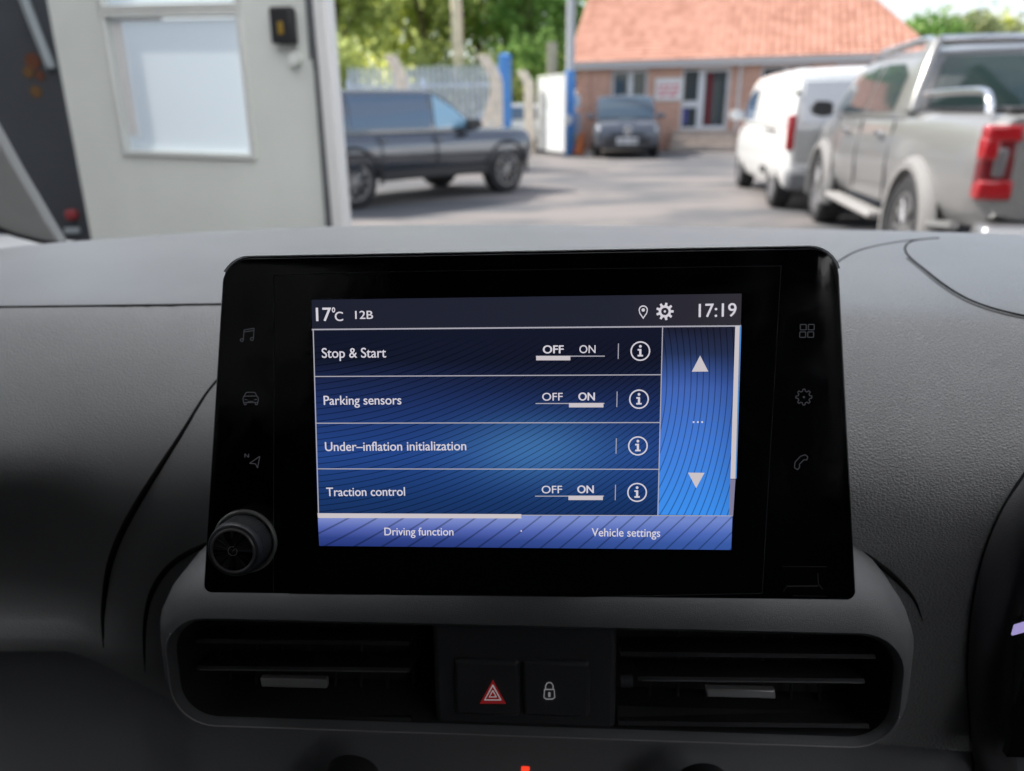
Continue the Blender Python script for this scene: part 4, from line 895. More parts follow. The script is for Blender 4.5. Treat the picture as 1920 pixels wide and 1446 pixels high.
def vent(slats, tabpx, x0, x1):
    vt = pod_box('air_vent', x0, 1140, x1, 1338, .036, .039, M['matte'], van, 0)
    for (xa, xb, y, lit) in slats:
        a, b = pod_pt(xa, y, .006), pod_pt(xb, y + (xb - xa) * .011, .006)
        mb = MB(); up = PV * .0011; dp = PN * .024 - PV * .006
        mb.loft([[p - up, p - up * .2 - PN * .0016, p + up, p + up * .8 + dp, p - up * .8 + dp] for p in (a, b)]); mb.build('slat', M['louvre'], vt, smooth=30)
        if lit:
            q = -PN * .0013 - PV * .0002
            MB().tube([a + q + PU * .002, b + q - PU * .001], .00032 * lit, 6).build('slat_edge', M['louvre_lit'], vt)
    for k in range(9):
        xx = x0 + 60 + (x1 - x0 - 90) * k / 8; a, b = pod_pt(xx, 1150, .030), pod_pt(xx, 1345, .030)
        MB().tube([a, b], .0009, 5).build('inner_vane', M['matte'], vt)
    (ta, tb, ya, yb) = tabpx
    o_ = [pod_pt(ta, ya, .001), pod_pt(tb, ya + 3, .001), pod_pt(tb + 1, yb, -.001), pod_pt(ta + 3, yb - 3, -.001)]
    MB().prism(o_, PN * .004).build('tab', M['tab'], vt, bevel=.0006)
    return vt
vent([(370, 768, 1202, .5), (370, 768, 1252, 1.2), (370, 770, 1345, .5)], (487, 612, 1272, 1292), 322, 806)
vent([(1165, 1640, 1226, .6), (1196, 1620, 1272, 1.3), (1160, 1628, 1356, 0)], (1323, 1454, 1292, 1311), 1158, 1672)
MB().tube([pod_pt(1163, 1277, .008), pod_pt(1186, 1277, .008)], .0032, 10).build('vent_wheel', M['satin'], van, smooth=50)
pod_box('lower_louvre', 1160, 1352, 1622, 1366, .008, .02, mat('lower louvre', (0.07, 0.072, 0.075), .45), van, .001)

# lower dash: climate knobs, red lamp
def lower_knob(px, py, r):
    p = Vector(vat(px, py, .318)); mb = MB().lathe(p, (0, -1, -.1), [(-.01, r), (.012, r), (.016, r * .93), (.016, 0)], 40); mb.build('climate_knob', M['satin'], van, smooth=40)
    MB().tube([p + Vector((math.cos(a) * r * .98, -.0145, math.sin(a) * r * .98)) for a in np.linspace(.2, math.pi - .2, 20)], .0005, 6).build('knob_ring', M['louvre_lit'], van)
lower_knob(655, 1478, .0155); lower_knob(1322, 1494, .0145)
p = Vector(vat(985, 1445, .322)); MB().box(p, (.0046, .004, .002)).build('warning_lamp', emis('red lamp', (1.0, .05, .02), 1.2), van)

# instrument binnacle at the driver's side
edge = [(2900, 880), (2700, 775), (2450, 715), (2250, 715), (2090, 748), (2000, 795), (1945, 862), (1915, 903), (1885, 948), (1858, 1005), (1840, 1060), (1827, 1120), (1818, 1190), (1815, 1280), (1822, 1400), (1830, 1500)]
inner = [(2840, 960), (2670, 865), (2450, 805), (2270, 805), (2140, 835), (2060, 890), (2010, 950), (1975, 1000), (1945, 1050), (1922, 1105), (1906, 1160), (1898, 1220), (1893, 1290), (1893, 1380), (1900, 1450), (1910, 1540)]
seam('binnacle_gap', edge, [.0012, .0016, .0020, .0022, .0022, .0020, .0014, .001, .0008], n=90)
E = [on_dash(x, y, .002) for x, y, _ in curve_pts([(x, y, 0) for x, y in edge], 90)]
I = [on_dash(x, y, .007) for x, y, _ in curve_pts([(x, y, 0) for x, y in inner], 90)]
MB().loft([[e, e * .9 + i * .1 - Vector((0, .004, 0)), e * .5 + i * .5 - Vector((0, .006, 0)), i, i + Vector((.004, .003, 0)), i + Vector((.010, .03, 0))] for e, i in zip(E, I)], cap=False, closed=False).build('binnacle_cowl', mat('smooth black plastic', (0.10, 0.10, 0.106), .5, spec=.3, bump=.15, bscale=1200), van, smooth=60)
c0 = Vector(vat(1925, 1180, .32)); MB().box(c0 + Vector((.130, .0, .005)), (.25, .004, .17)).build('instrument_display', M['piano'], van)
q = [Vector(vat(x, y, .305)) for x, y in ((1903, 1174), (1935, 1164), (1935, 1182), (1898, 1192))]
MB().prism(q, (0, .001, 0)).build('instrument_glow', emis('instrument glow', (.50, .42, .85), .7), van)

#@@HEADUNIT
# touchscreen unit: flat glossy tablet; DO = top left of the lit display, DU right, DV down
DO = Vector((-.104372, .29491822, -.07143477)); DU = Vector((1, 0, 0)); DV = Vector((-.0058, -.22661893, -.97396589)).normalized(); DN = DU.cross(DV).normalized()
if DN.y < 0: DN = -DN                       # away from the viewer
def dp_(x, y, lift=0.0):
    c = DO - DN * lift; d = Vector(vray(x, y)); return d * (c.dot(DN) / d.dot(DN))
def duv(x, y): p = dp_(x, y) - DO; return p.dot(DU), p.dot(DV)
def dpt(u, v, lift=0.0): return DO + DU * u + DV * v - DN * lift
def fillet(pts, rad, n=7):
    out = []
    for i, p in enumerate(pts):
        a, b, c = Vector(pts[i - 1]), Vector(p), Vector(pts[(i + 1) % len(pts)]); r = rad[i]
        if r <= 0: out.append(tuple(b)); continue
        u, w = (a - b).normalized(), (c - b).normalized(); th = u.angle(w); t = r / math.tan(th / 2)
        s, e = b + u * t, b + w * t; ctr = b + (u + w).normalized() * (r / math.sin(th / 2))
        a0 = math.atan2(s.y - ctr.y, s.x - ctr.x); a1 = math.atan2(e.y - ctr.y, e.x - ctr.x); da = (a1 - a0 + math.pi) % (2 * math.pi) - math.pi
        out += [(ctr.x + r * math.cos(a0 + da * k / n), ctr.y + r * math.sin(a0 + da * k / n)) for k in range(n + 1)]
    return out
corners = [duv(416, 481), duv(1573, 467), duv(1611, 1134), duv(381, 1113)]
outl = fillet(corners, [.0125, .0125, .0035, .0035])
cx_ = sum(c[0] for c in corners) / 4; cy_ = sum(c[1] for c in corners) / 4
def hu_ring(inset, depth):
    # move every outline point inwards
    n = len(outl); r = []
    for i in range(n):
        a, b, c = Vector(outl[i - 1]), Vector(outl[i]), Vector(outl[(i + 1) % n]); t = (c - a).normalized(); nn = Vector((-t.y, t.x))
        p = b + nn * inset; r.append(dpt(p.x, p.y, -depth))
    return r
hu = MB().loft([hu_ring(.0025, .0), hu_ring(.0010, .0003), hu_ring(.0002, .0014), hu_ring(0, .003), hu_ring(.0005, .013), hu_ring(.003, .0165), hu_ring(.012, .0175)], cap=True).build('touchscreen', M['piano'], van, smooth=25)
MB().box(dpt(cx_, cy_ - .005, -.045), (.07, .05, .08)).build('screen_mount', M['matte'], van, bevel=.008)
# sky reflection along the top edge, painted as a thin pale tube
ntop = len(outl)
top = [p for p in hu_ring(-.0002, .0012)[2:15]]
M['edge'] = mat('painted edge glint', (0.62, 0.64, 0.65), .3)
MB().tube(top, .00042, 6).build('edge_glint', M['edge'], hu, smooth=60)

def strip(name, m, pts_px, w, lift=.00015, parent=None):
    """flat printed line on the glass through pixel points"""
    mb = MB(); pts = [Vector(duv(*p)) for p in pts_px]
    for a, b in zip(pts[:-1], pts[1:]):
        t = (b - a).normalized(); nn = Vector((-t.y, t.x)) * w / 2; a2, b2 = a - t * w * .3, b + t * w * .3
        mb.add([dpt(*(a2 - nn), lift), dpt(*(b2 - nn), lift), dpt(*(b2 + nn), lift), dpt(*(a2 + nn), lift)], [(0, 1, 2, 3)])
    return mb.build(name, m, parent or hu, fix=False)
def poly(mb, pts_px, lift): mb.add([dpt(*duv(*p), lift) for p in pts_px], [tuple(range(len(pts_px)))]); return mb
PXM = .000216                                # about one photo pixel on the glass, metres
M['faint'] = mat('faint bezel line', (0.06, 0.06, 0.068), .3)
strip('bezel_line', M['faint'], [(516, 1108), (514, 516), (700, 511), (1464, 504), (1432, 1116)], PXM * 1.6)
strip('bezel_line', M['faint'], [(545, 1113), (1100, 1122), (1432, 1117)], PXM * 1.6)
M['faint2'] = mat('cover line', (0.09, 0.09, 0.085), .3)
strip('socket_cover', M['faint'], [(1470, 1067), (1552, 1068)], PXM * 1.8); strip('socket_cover', M['faint2'], [(1478, 1104), (1536, 1104)], PXM * 3)
strip('socket_cover', M['faint'], [(1536, 1080), (1537, 1100), (1545, 1110)], PXM * 2); strip('socket_cover', M['faint'], [(1478, 1105), (1472, 1113)], PXM * 2); strip('socket_cover', M['faint'], [(1490, 1122), (1552, 1123)], PXM * 1.5)

# dim touch icons
M['icon'] = emis('dim backlit icon', (.50, .52, .60), .075)
def icon(name, polys, w=1.6):
    mb = MB()
    for pts in polys:
        q = [Vector(duv(*p)) for p in pts]
        for a, b in zip(q[:-1], q[1:]):
            t = (b - a).normalized(); nn = Vector((-t.y, t.x)) * w * PXM / 2
            mb.add([dpt(*(a - nn), .0002), dpt(*(b - nn), .0002), dpt(*(b + nn), .0002), dpt(*(a + nn), .0002)], [(0, 1, 2, 3)])
    return mb.build(name, M['icon'], hu, fix=False)
circ = lambda cx, cy, r, n=16, a0=0, a1=360: [(cx + r * math.cos(R(a0 + (a1 - a0) * k / n)), cy + r * math.sin(R(a0 + (a1 - a0) * k / n))) for k in range(n + 1)]
icon('music_icon', [[(457, 637), (458, 618), (477, 615), (476, 634)], [(458, 622), (477, 619)], circ(454, 637, 3, 8), circ(473, 635, 3, 8)])
icon('car_icon', [[(459, 742), (463, 735), (479, 735), (483, 742), (486, 746), (485, 754), (458, 754), (457, 746), (459, 742), (483, 742)], [(460, 748), (465, 749)], [(478, 749), (483, 748)], [(466, 752), (476, 752)], [(459, 754), (459, 758), (463, 758), (463, 754)], [(480, 754), (480, 758), (484, 758), (484, 754)]])
icon('navigation_icon', [[(461, 857), (461, 850), (468, 857), (468, 850)], [(489, 855), (470, 868), (481, 869), (485, 877), (489, 855)]])
sq = lambda x, y: [(x - 5.5, y - 5), (x + 5.5, y - 5), (x + 5.5, y + 5), (x - 5.5, y + 5), (x - 5.5, y - 5)]
icon('apps_icon', [sq(1506, 619), sq(1521, 619), sq(1505, 633), sq(1520, 633)])
def gear(cx, cy, r0, r1, teeth):
    out = []
    for k in range(teeth):
        for f, r in ((-.30, r0), (-.18, r1), (.18, r1), (.30, r0)):
            a = 2 * math.pi * (k + f) / teeth; out.append((cx + r * math.cos(a), cy + r * math.sin(a)))
    return out + out[:1]
icon('settings_icon', [gear(1508, 750, 11, 15, 8), circ(1508, 750, 1.5, 8)])
icon('phone_icon', [[(1511, 858), (1516, 862), (1514, 868), (1509, 867), (1500, 876), (1501, 881), (1497, 886), (1491, 882), (1492, 872), (1502, 861), (1511, 858)]])

# the lit display
def ui_mat(name, kind):
    m = bpy.data.materials.new(name); m.use_nodes = True; N, L = m.node_tree.nodes, m.node_tree.links; N.remove(N['Principled BSDF'])
    at_ = N.new('ShaderNodeUVMap'); sep = N.new('ShaderNodeSeparateXYZ'); L.new(at_.outputs[0], sep.inputs[0])     # UV = photo-like screen units (x 0..800, y 0..480 down)/100
    X, Y = sep.outputs[0], sep.outputs[1]
    def mth(op, a, b=None, c=None):
        n = N.new('ShaderNodeMath'); n.operation = op
        for i, v in enumerate((a, b, c)):
            if v is None: continue
            if isinstance(v, (int, float)): n.inputs[i].default_value = v
            else: L.new(v, n.inputs[i])
        return n.outputs[0]
    def ramp(fac, stops):
        r = N.new('ShaderNodeValToRGB'); e = r.color_ramp.elements
        while len(e) < len(stops): e.new(.5)
        for k, (p, c) in enumerate(stops): e[k].position = p; e[k].color = (*c, 1)
        L.new(fac, r.inputs[0]); return r.outputs[0]
    def mix(f, a, b, mode='MIX'):
        n = N.new('ShaderNodeMix'); n.data_type = 'RGBA'; n.blend_type = mode
        if isinstance(f, (int, float)): n.inputs[0].default_value = f
        else: L.new(f, n.inputs[0])
        for i, v in ((6, a), (7, b)):
            if isinstance(v, tuple): n.inputs[i].default_value = (*v, 1)
            else: L.new(v, n.inputs[i])
        return n.outputs[2]
    def lines(phase, duty, dark):
        fr = mth('FRACT', phase); d = mth('ABSOLUTE', mth('SUBTRACT', fr, .5)); n = N.new('ShaderNodeMapRange'); n.interpolation_type = 'SMOOTHSTEP'
        n.inputs[1].default_value = duty * .3; n.inputs[2].default_value = duty; n.inputs[3].default_value = dark; n.inputs[4].default_value = 1.0; L.new(d, n.inputs[0]); return n.outputs[0]
    def gauss(cx, cy, sx, sy):
        a = mth('POWER', mth('DIVIDE', mth('SUBTRACT', X, cx), sx), 2.0); b = mth('POWER', mth('DIVIDE', mth('SUBTRACT', Y, cy), sy), 2.0)
        return mth('EXPONENT', mth('MULTIPLY', mth('ADD', a, b), -1.0))
    if kind == 'list':
        base = ramp(mth('DIVIDE', Y, 4.8), [(0.0, (.007, .009, .020)), (.24, (.007, .010, .026)), (.32, (.011, .020, .070)), (.42, (.013, .031, .125)), (.62, (.017, .058, .24)), (.80, (.010, .037, .14)), (1.0, (.006, .018, .07))])
        base = mix(mth('MULTIPLY', gauss(4.2, 2.85, 1.3, .55), .55), base, (.07, .23, .50))
        base = mix(mth('MULTIPLY', gauss(5.2, 1.0, 2.4, .75), .85), base, (.007, .009, .022))
        ph = mth('ADD', mth('MULTIPLY', Y, 8.4), mth('ADD', mth('MULTIPLY', X, .9), mth('MULTIPLY', mth('MULTIPLY', X, X), .46)))
        fade = ramp(mth('DIVIDE', Y, 4.8), [(0, (1, 1, 1)), (.14, (1, 1, 1)), (.30, (0, 0, 0)), (1, (0, 0, 0))])
        ln = lines(ph, .11, .42); lnf = mth('MAXIMUM', ln, fade)
        col = mix(1.0, base, lnf, 'MULTIPLY')
    elif kind == 'side':
        base = ramp(mth('DIVIDE', mth('SUBTRACT', Y, .6), 3.6), [(0, (.012, .014, .032)), (.12, (.02, .035, .10)), (.30, (.055, .13, .46)), (.60, (.055, .20, .68)), (1.0, (.045, .28, .86))])
        base = mix(mth('MULTIPLY', gauss(8.3, .5, .75, 1.2), .97), base, (.016, .016, .028))
        base = mix(mth('MULTIPLY', gauss(8.05, 2.6, .35, 1.6), .4), base, (.02, .06, .22))
        dx = mth('SUBTRACT', X, 5.3); dy = mth('SUBTRACT', Y, 1.55); rr = mth('SQRT', mth('ADD', mth('MULTIPLY', dx, dx), mth('MULTIPLY', mth('MULTIPLY', dy, dy), .32)))
        ph = mth('MULTIPLY', rr, 9.0)
        col = mix(1.0, base, lines(ph, .12, .45), 'MULTIPLY')
    elif kind == 'tab':
        base = ramp(mth('DIVIDE', mth('SUBTRACT', Y, 4.2), .60), [(0, (.22, .28, .62)), (.4, (.085, .125, .42)), (.72, (.030, .055, .24)), (1.0, (.018, .036, .18))])
        base = mix(mth('MULTIPLY', gauss(8.2, 4.5, 3.5, 1.2), .4), base, (.06, .17, .55))
        ph = mth('ADD', mth('MULTIPLY', Y, 3.2), mth('ADD', mth('MULTIPLY', X, 1.6), mth('MULTIPLY', mth('MULTIPLY', X, X), .12)))
        col = mix(1.0, base, lines(ph, .09, .5), 'MULTIPLY')
    else:
        base = ramp(mth('DIVIDE', X, 8.0), [(0, (.014, .016, .030)), (.7, (.016, .018, .032)), (1, (.030, .027, .036))]); col = base
    e = N.new('ShaderNodeEmission'); e.inputs[1].default_value = UIK; L.new(col, e.inputs[0]); L.new(e.outputs[0], N['Material Output'].inputs[0]); return m
DW, DH = .174, .10517
def ui_quad(name, pts_px, m, lift=.00012):
    mb = MB(); uv = [duv(*p) for p in pts_px]; mb.add([dpt(*q, lift) for q in uv], [(0, 1, 2, 3)]); o = mb.build(name, m, hu, fix=False)
    l = o.data.uv_layers.new(name='UVMap')
    for k, q in enumerate(uv): l.data[k].uv = (q[0] / DW * 8.0, q[1] / DH * 4.8)
    return o
ui_quad('display_header', [(584.4, 562.3), (1390.5, 555.5), (1389, 616), (586, 618)], ui_mat('display header', 'head'))
ui_quad('display', [(586, 618), (1242, 617), (1235, 969), (598, 964)], ui_mat('display menu list', 'list'))
ui_quad('display_side_panel', [(1242, 617), (1379, 616.5), (1370, 971), (1235, 969)], ui_mat('display side panel', 'side'))
ui_quad('display_tab_bar', [(598, 964), (1375.5, 971), (1373.6, 1035.6), (601.3, 1023.6)], ui_mat('display tab bar', 'tab'))
M['uiwhite'] = emis('display white', (.80, .76, .84), .82); M['uiline'] = emis('display line', (.72, .70, .80), .55); M['uibar'] = emis('display bar', (.80, .74, .78), .72); M['uigrey'] = emis('display grey', (.30, .28, .44), .7)
M['uiblue'] = emis('display blue edge', (.10, .32, .75), .8)
UL = .0003
def uistrip(name, px, w, m='uiline'): return strip(name, M[m], px, w * PXM, UL)
uistrip('header_line', [(586, 618), (1389, 616)], 2.6, 'uiline')
uistrip('list_border', [(588, 618), (600, 964)], 2.0)
for a, b in (((591, 706), (1240, 706.5)), ((595, 793.5), (1238, 796)), ((597, 879), (1236, 883.5))): uistrip('row_line', [a, b], 1.9)
uistrip('panel_border', [(1242.5, 617), (1235.5, 969)], 1.8)
uistrip('tab_underline', [(980, 968), (1375, 971.5)], 1.6)
MB_ = poly(MB(), [(598, 962), (980, 966), (980, 974), (599, 971)], UL * 1.1); MB_.build('selected_tab_bar', M['uibar'], hu, fix=False)
poly(MB(), [(1378.5, 616), (1387, 616), (1380.5, 902), (1371, 902)], UL * 1.1).build('scroll_bar', M['uibar'], hu, fix=False)
poly(MB(), [(1387.5, 616), (1390, 616), (1382.5, 902), (1380.8, 902)], UL).build('scroll_bar_edge', M['uiblue'], hu, fix=False)
poly(MB(), [(1371, 903), (1380.5, 903), (1376.5, 972), (1369, 971)], UL).build('scroll_track', M['uigrey'], hu, fix=False)
def txt(name, s, x0, x1, ybase, cap, m='uiwhite', bold=0.0, ybase1=None, capref='H'):
    """words on the display: x0..x1 and base line in photo pixels, cap = capital height in pixels"""
    def raw(t, bold=bold):
        c = bpy.data.curves.new('t', 'FONT'); c.body = t; c.size = 1; c.offset = 0; o = bpy.data.objects.new('t', c); COL.objects.link(o)
        dg = bpy.context.evaluated_depsgraph_get(); me = bpy.data.meshes.new_from_object(o.evaluated_get(dg)); bpy.data.objects.remove(o); bpy.data.curves.remove(c)
        v = np.array([tuple(p.co) for p in me.vertices]); f = [tuple(p.vertices) for p in me.polygons]; bpy.data.meshes.remove(me); return v, f
    v, f = raw(s)
    hv, _ = raw(capref); ch = hv[:, 1].max()
    a, b = duv(x0, ybase), duv(x1, ybase1 if ybase1 is not None else ybase); wlen = math.hypot(b[0] - a[0], b[1] - a[1])
    sx = wlen / (v[:, 0].max() - v[:, 0].min()); sy = cap * PXM / ch; xm = v[:, 0].min(); ex = Vector((b[0] - a[0], b[1] - a[1])).normalized(); ey = Vector((ex.y, -ex.x))
    mb = MB(); kb = .12 + bold * 18           # stroke weight: the letters again, shifted a fraction of a pixel
    for j, (ox, oy) in enumerate(((0, 0), (kb, 0), (-kb, 0), (0, kb * .6), (0, -kb * .6))):
        pts = []
        for p in v:
            q = Vector(a) + ex * ((p[0] - xm) * sx + ox * PXM) + ey * (p[1] * sy + oy * PXM); pts.append(dpt(q.x, q.y, UL * (1.2 + .04 * j)))
        mb.add(pts, f)
    return mb.build(name, M[m], hu, fix=False)
txt('status_text', '17', 594, 622, 602, 25, bold=.02); txt('status_text', '°', 624, 629.5, 602, 24, bold=.015); txt('status_text', 'C', 629, 644, 602, 17, bold=.01)
txt('status_text', '12B', 667, 700, 598.5, 15, bold=.008); txt('status_text', '17:19', 1310, 1380, 599, 24, bold=.01, ybase1=598)
txt('menu_text', 'Stop & Start', 605, 725, 671, 18.5, bold=.006); txt('menu_text', 'Parking sensors', 609, 754, 759, 17.5, bold=.006); txt('menu_text', 'Under–inflation initialization', 612, 876, 845.5, 17.5, bold=.006); txt('menu_text', 'Traction control', 615, 762, 930, 17, bold=.006)
txt('tab_text', 'Driving function', 724, 853, 1004, 15.5, bold=.004, ybase1=1005); txt('tab_text', 'Vehicle settings', 1112, 1240, 1008, 16, bold=.004, ybase1=1010)
for (yb, on, xo, xn) in ((665, False, 1019, 1087), (753.5, True, 1018, 1086), (None, None, 0, 0), (927, True, 1018, 1085)):
    if yb is None: continue
    txt('toggle_text', 'OFF', xo, xo + 38, yb, 14.5, bold=.0 if on else .022); txt('toggle_text', 'ON', xn, xn + 30, yb, 14.5, bold=.022 if on else .0)
    yl = yb + 5.5
    xa, xb = (1006, 1134)
    uistrip('toggle_line', [(xa, yl), (xb, yl + .5)], 1.8)
    x0, x1 = ((1068, 1132.5) if on else (1006, 1070))
    poly(MB(), [(x0, yl - .5), (x1, yl - .3), (x1, yl + 8), (x0, yl + 7.6)], UL * 1.1).build('toggle_switch', M['uibar'], hu, fix=False)
for (x, y, cx) in ((1160, 662, 1201), (1158, 752, 1199), (1157, 839.5, 1197.5), (1156, 926.5, 1196.5)):
    uistrip('row_divider', [(x, y - 14), (x - .4, y + 14)], 1.6)
    mb = MB(); q = [Vector(duv(*p)) for p in circ(cx, y, 17.3, 36)]
    c = Vector(duv(cx, y)); r_ = (q[0] - c).length; w_ = 1.25 * PXM; n = 40
    ring = [dpt(c.x + math.cos(2 * math.pi * k / n) * rr, c.y + math.sin(2 * math.pi * k / n) * rr, UL * 1.2) for k in range(n) for rr in (r_ - w_, r_ + w_)]
    mb.add(ring, [(2 * k, 2 * k + 1, (2 * k + 3) % (2 * n), (2 * k + 2) % (2 * n)) for k in range(n)])
    poly(mb, circ(cx, y - 9, 2.6, 10)[:-1], UL * 1.2)
    poly(mb, [(cx - 5, y - 4), (cx + 2, y - 4), (cx + 2, y + 7), (cx + 5, y + 7), (cx + 5, y + 10), (cx - 5, y + 10), (cx - 5, y + 7), (cx - 2, y + 7), (cx - 2, y - 1), (cx - 5, y - 1)], UL * 1.2)
    mb.build('info_icon', M['uiwhite'], hu, fix=False)
poly(MB(), [(1313, 671), (1328.5, 701), (1297.5, 701)], UL * 1.2).build('scroll_arrow', M['uibar'], hu, fix=False); poly(MB(), [(1291.5, 890), (1322.5, 890.5), (1307, 919)], UL * 1.2).build('scroll_arrow', M['uibar'], hu, fix=False)
mb = MB()
for x in (1301.5, 1309.5, 1317.5): poly(mb, circ(x, 795.5, 1.9, 8)[:-1], UL * 1.2)
poly(mb, circ(980, 997.5, 1.6, 8)[:-1], UL * 1.2); mb.build('page_dots', M['uiwhite'], hu, fix=False)
mb = MB(); g0 = gear(1246.5, 588, 11.5, 16.5, 9)[:-1]; c0 = circ(1246.5, 588, 7.2, len(g0))[:-1]
# ring between the toothed outline and the hub, matched by angle
gi = [(1246.5 + 7.0 * math.cos(math.atan2(p[1] - 588, p[0] - 1246.5)), 588 + 7.0 * math.sin(math.atan2(p[1] - 588, p[0] - 1246.5))) for p in g0]; n = len(g0)
mb.add([dpt(*duv(*p), UL * 1.2) for p in g0] + [dpt(*duv(*p), UL * 1.2) for p in gi], [(k, (k + 1) % n, n + (k + 1) % n, n + k) for k in range(n)])
poly(mb, circ(1246.5, 588, 2.2, 10)[:-1], UL * 1.2); mb.build('gear_icon', M['uiwhite'], hu, fix=False)
mb = MB(); o_ = [(1206, 602), (1199, 592)] + circ(1206, 585, 8.6, 14, 155, 385) + [(1213, 592)]; i_ = [(1206 + (x - 1206) * .78, 586.5 + (y - 586.5) * .78) for x, y in o_]; n = len(o_)
mb.add([dpt(*duv(*p), UL * 1.2) for p in o_] + [dpt(*duv(*p), UL * 1.2) for p in i_], [(k, (k + 1) % n, n + (k + 1) % n, n + k) for k in range(n)]); poly(mb, circ(1206, 585, 3.2, 12)[:-1], UL * 1.2)
mb.build('location_icon', M['uiwhite'], hu, fix=False)

# volume knob
KN = -DN; kc = dp_(461, 1014); rk = .0121
MB().lathe(kc, KN, [(0, rk * 1.16), (.0012, rk * 1.16), (.0016, rk * 1.10), (.0012, rk * 1.03), (0, rk * 1.03)], 48).build('knob_collar', mat('knob collar', (0.40, 0.40, 0.39), .15, metal=.5), hu, smooth=40)
prof = [(0, rk)]
kn = MB()
for k in range(72):
    a = 2 * math.pi * k / 72; d_ = DU * math.cos(a) + DV * math.sin(a); kn.tube([kc + d_ * rk * .975 + KN * .0015, kc + d_ * rk * .965 + KN * .0098], .00022, 4)
kn.build('knob_ridges', M['satin'], hu)
MB().lathe(kc, KN, [(0, rk * .98), (.010, rk * .97), (.0115, rk * .95), (.0125, rk * .90), (.0128, rk * .82), (.0128, 0)], 64).build('volume_knob', M['satin'], hu, smooth=40)
kt = kc + KN * .0129
MB().lathe(kt, KN, [(-.0002, rk * .80), (.0003, rk * .80), (.0006, rk * .76), (.0003, rk * .71), (-.0002, rk * .71)], 64).build('knob_ring', mat('knob ring', (0.22, 0.215, 0.22), .3, metal=.6), hu, smooth=40)
MB().lathe(kt, KN, [(-.0004, rk * .70), (-.0001, rk * .70), (-.0001, 0)], 48).build('knob_face', M['piano'], hu)
mb = MB(); ax, ay = DU, -DV; s_ = rk * .16
for a, b in zip(np.linspace(R(70), R(390), 22)[:-1], np.linspace(R(70), R(390), 22)[1:]):
    mb.tube([kt + (ax * math.cos(a) + ay * math.sin(a)) * s_ + KN * .0002, kt + (ax * math.cos(b) + ay * math.sin(b)) * s_ + KN * .0002], .00012, 4)
mb.tube([kt + KN * .0002, kt + (ax * .7 + ay * .7) * s_ + KN * .0002], .00012, 4); mb.build('power_symbol', mat('dim symbol', (0.42, 0.40, 0.42), .5), hu)

#@@CABIN
# cabin shell: windscreen, pillars, header, roof lining, sides, bulkhead, bonnet
M['lining'] = mat('roof lining', (0.06, 0.06, 0.06), .9); M['cabin'] = mat('dark cabin trim', (0.022, 0.023, 0.025), .8)
M['pillar'] = mat('pillar trim', (0.22, 0.225, 0.22), .6, bump=.2, bscale=500)
def clear_glass():
    m, N, L, b = new_mat('windscreen glass'); N.remove(b); t = N.new('ShaderNodeBsdfTransparent'); t.inputs[0].default_value = (.965, .965, .97, 1); L.new(t.outputs[0], N['Material Output'].inputs[0]); return m
sw = van
cxm = .0
def ws(u, v):   # u -1..1 across, v 0..1 from base to header
    y = 1.20 - .10 * u * u + (.30 - 1.20 + .02 * u * u) * v; z = -.215 + (.50 + .215) * v + .03 * math.sin(math.pi * v); return Vector((u * (.76 - .10 * v), y, z))
n = 16
MB().loft([[ws(-1 + 2 * k / n, v / 6) for k in range(n + 1)] for v in range(7)], cap=False, closed=False).build('windscreen', clear_glass(), van, smooth=60, fix=False)
MB().loft([[(x, .32, .50), (x, .10, .53), (x, -.6, .56), (x, -1.15, .55), (x, -1.15, .585), (x, -.6, .60), (x, .10, .57), (x, .30, .53)] for x in (-.70, -.35, 0, .35, .70)]).build('roof_lining', M['lining'], van, smooth=50)
MB().box((0, -1.17, -.10), (1.6, .03, 1.4)).build('bulkhead', M['cabin'], van)  # unseen, added to close the cabin against light and sky reflections from behind
MB().box((0, -.2, -.82), (1.66, 2.4, .03)).build('cabin_floor', M['cabin'], van)
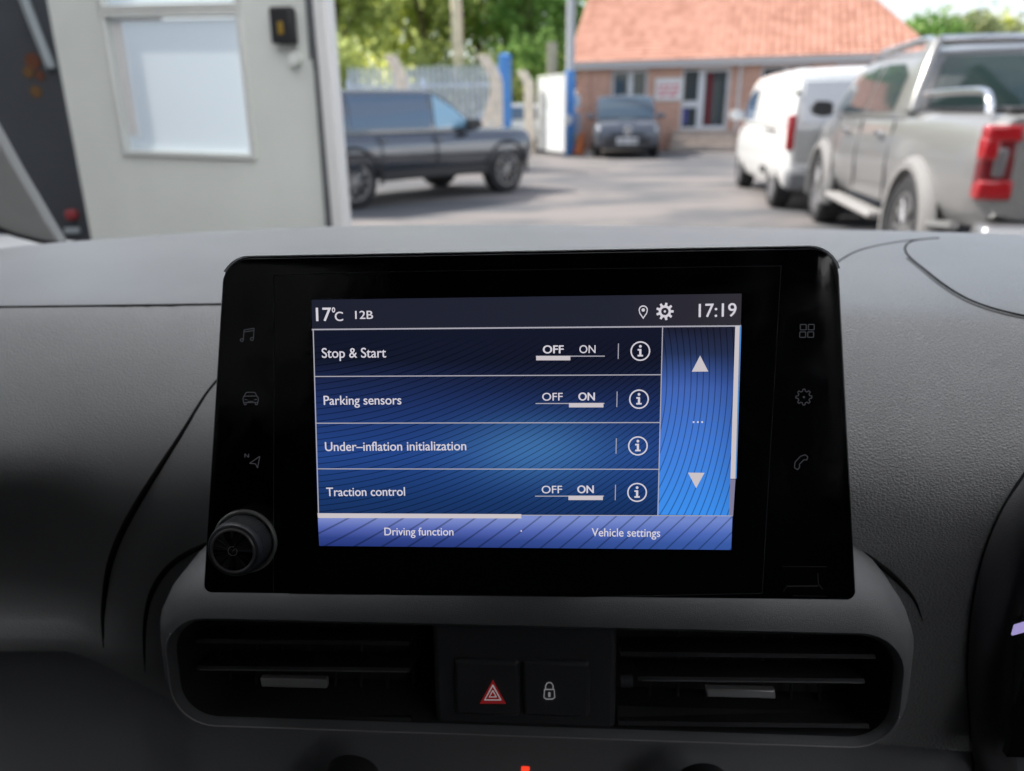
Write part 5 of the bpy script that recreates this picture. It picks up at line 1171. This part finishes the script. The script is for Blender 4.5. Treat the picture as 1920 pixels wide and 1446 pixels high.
for s in (-1, 1):
    MB().box((s * .82, -.30, -.46), (.06, 1.7, .70)).build('door_trim', M['cabin'], van, bevel=.02)
    MB().tube([(s * .70, -.25, .52), (s * .82, -.30, -.10)], .05, 8).build('door_pillar', M['pillar'], van, smooth=50)
    MB().tube([(s * .68, .30, .50), (s * .70, -.9, .53)], .04, 8).build('roof_rail', M['pillar'], van, smooth=50)
    if s > 0: MB().tube([ws(1.02, 1), ws(1.03, .5), ws(1.05, .0)], [.035, .045, .06], 8).build('windscreen_pillar', M['pillar'], van, smooth=50)
# left pillar: tapered trim whose foot curves into the corner of the windscreen
pp = [(112, 458), (60, 372), (0, 268), (-80, 120), (-150, -30)]
pl_ = [(40, 462), (-40, 450), (-130, 400), (-220, 250), (-280, 80)]
Yp = [1.02, .95, .86, .72, .60]
A_ = [Vector(vat(x, y, Y)) for (x, y), Y in zip(pp, Yp)]; B_ = [Vector(vat(x, y, Y - .06)) for (x, y), Y in zip(pl_, Yp)]
foot = curve_pts([(112, 459, 0), (75, 451, 0), (30, 438, 0), (-30, 415, 0), (-130, 380, 0)], 10)
ring_ = [[a, a * .75 + b * .25 - Vector((0, .02, 0)), a * .3 + b * .7 - Vector((0, .02, 0)), b, b + Vector((-.01, .04, 0)), a + Vector((0, .03, 0))] for a, b in zip(A_, B_)]
out2 = [Vector(vat(x, y, 1.0)) for x, y in [(112, 458), (85, 415), (60, 372), (30, 322), (0, 268), (-80, 120), (-200, 110), (-200, 340), (-100, 396), (-30, 418), (30, 440), (75, 452)]]
MB().prism(out2, (0, .02, .0)).build('windscreen_pillar', M['pillar'], van, bevel=.002)
MB().tube([Vector(vat(x, y, .995)) for x, y in ((-120, 392), (-30, 419), (30, 441), (75, 453), (114, 459))], .0032, 6).build('pillar_seal', M['gap'], van, smooth=60)
M['bonnet'] = mat('own white bonnet', (0.78, 0.78, 0.77), .3, coat=.6)
bn = []
for y in np.linspace(1.22, 2.1, 14):
    bn.append([(x, y, -.235 - .28 * (y - 1.22) ** 1.5 - .03 * abs(x / .85) ** 4 + (.012 if abs(x) > .4 else 0)) for x in np.linspace(-.92, .92, 25)])
MB().loft(bn, cap=False, closed=False).build('bonnet', M['bonnet'], van, smooth=60)
MB().loft([[(-1.05 + k * .028, y, -.162 - .10 * (y - 1.03) - .0016 * k * k / 4) for k in range(12)] for y in np.linspace(1.03, 1.30, 8)], cap=False, closed=False).build('wing', M['bonnet'], van, smooth=60)
bpy.context.view_layer.update()
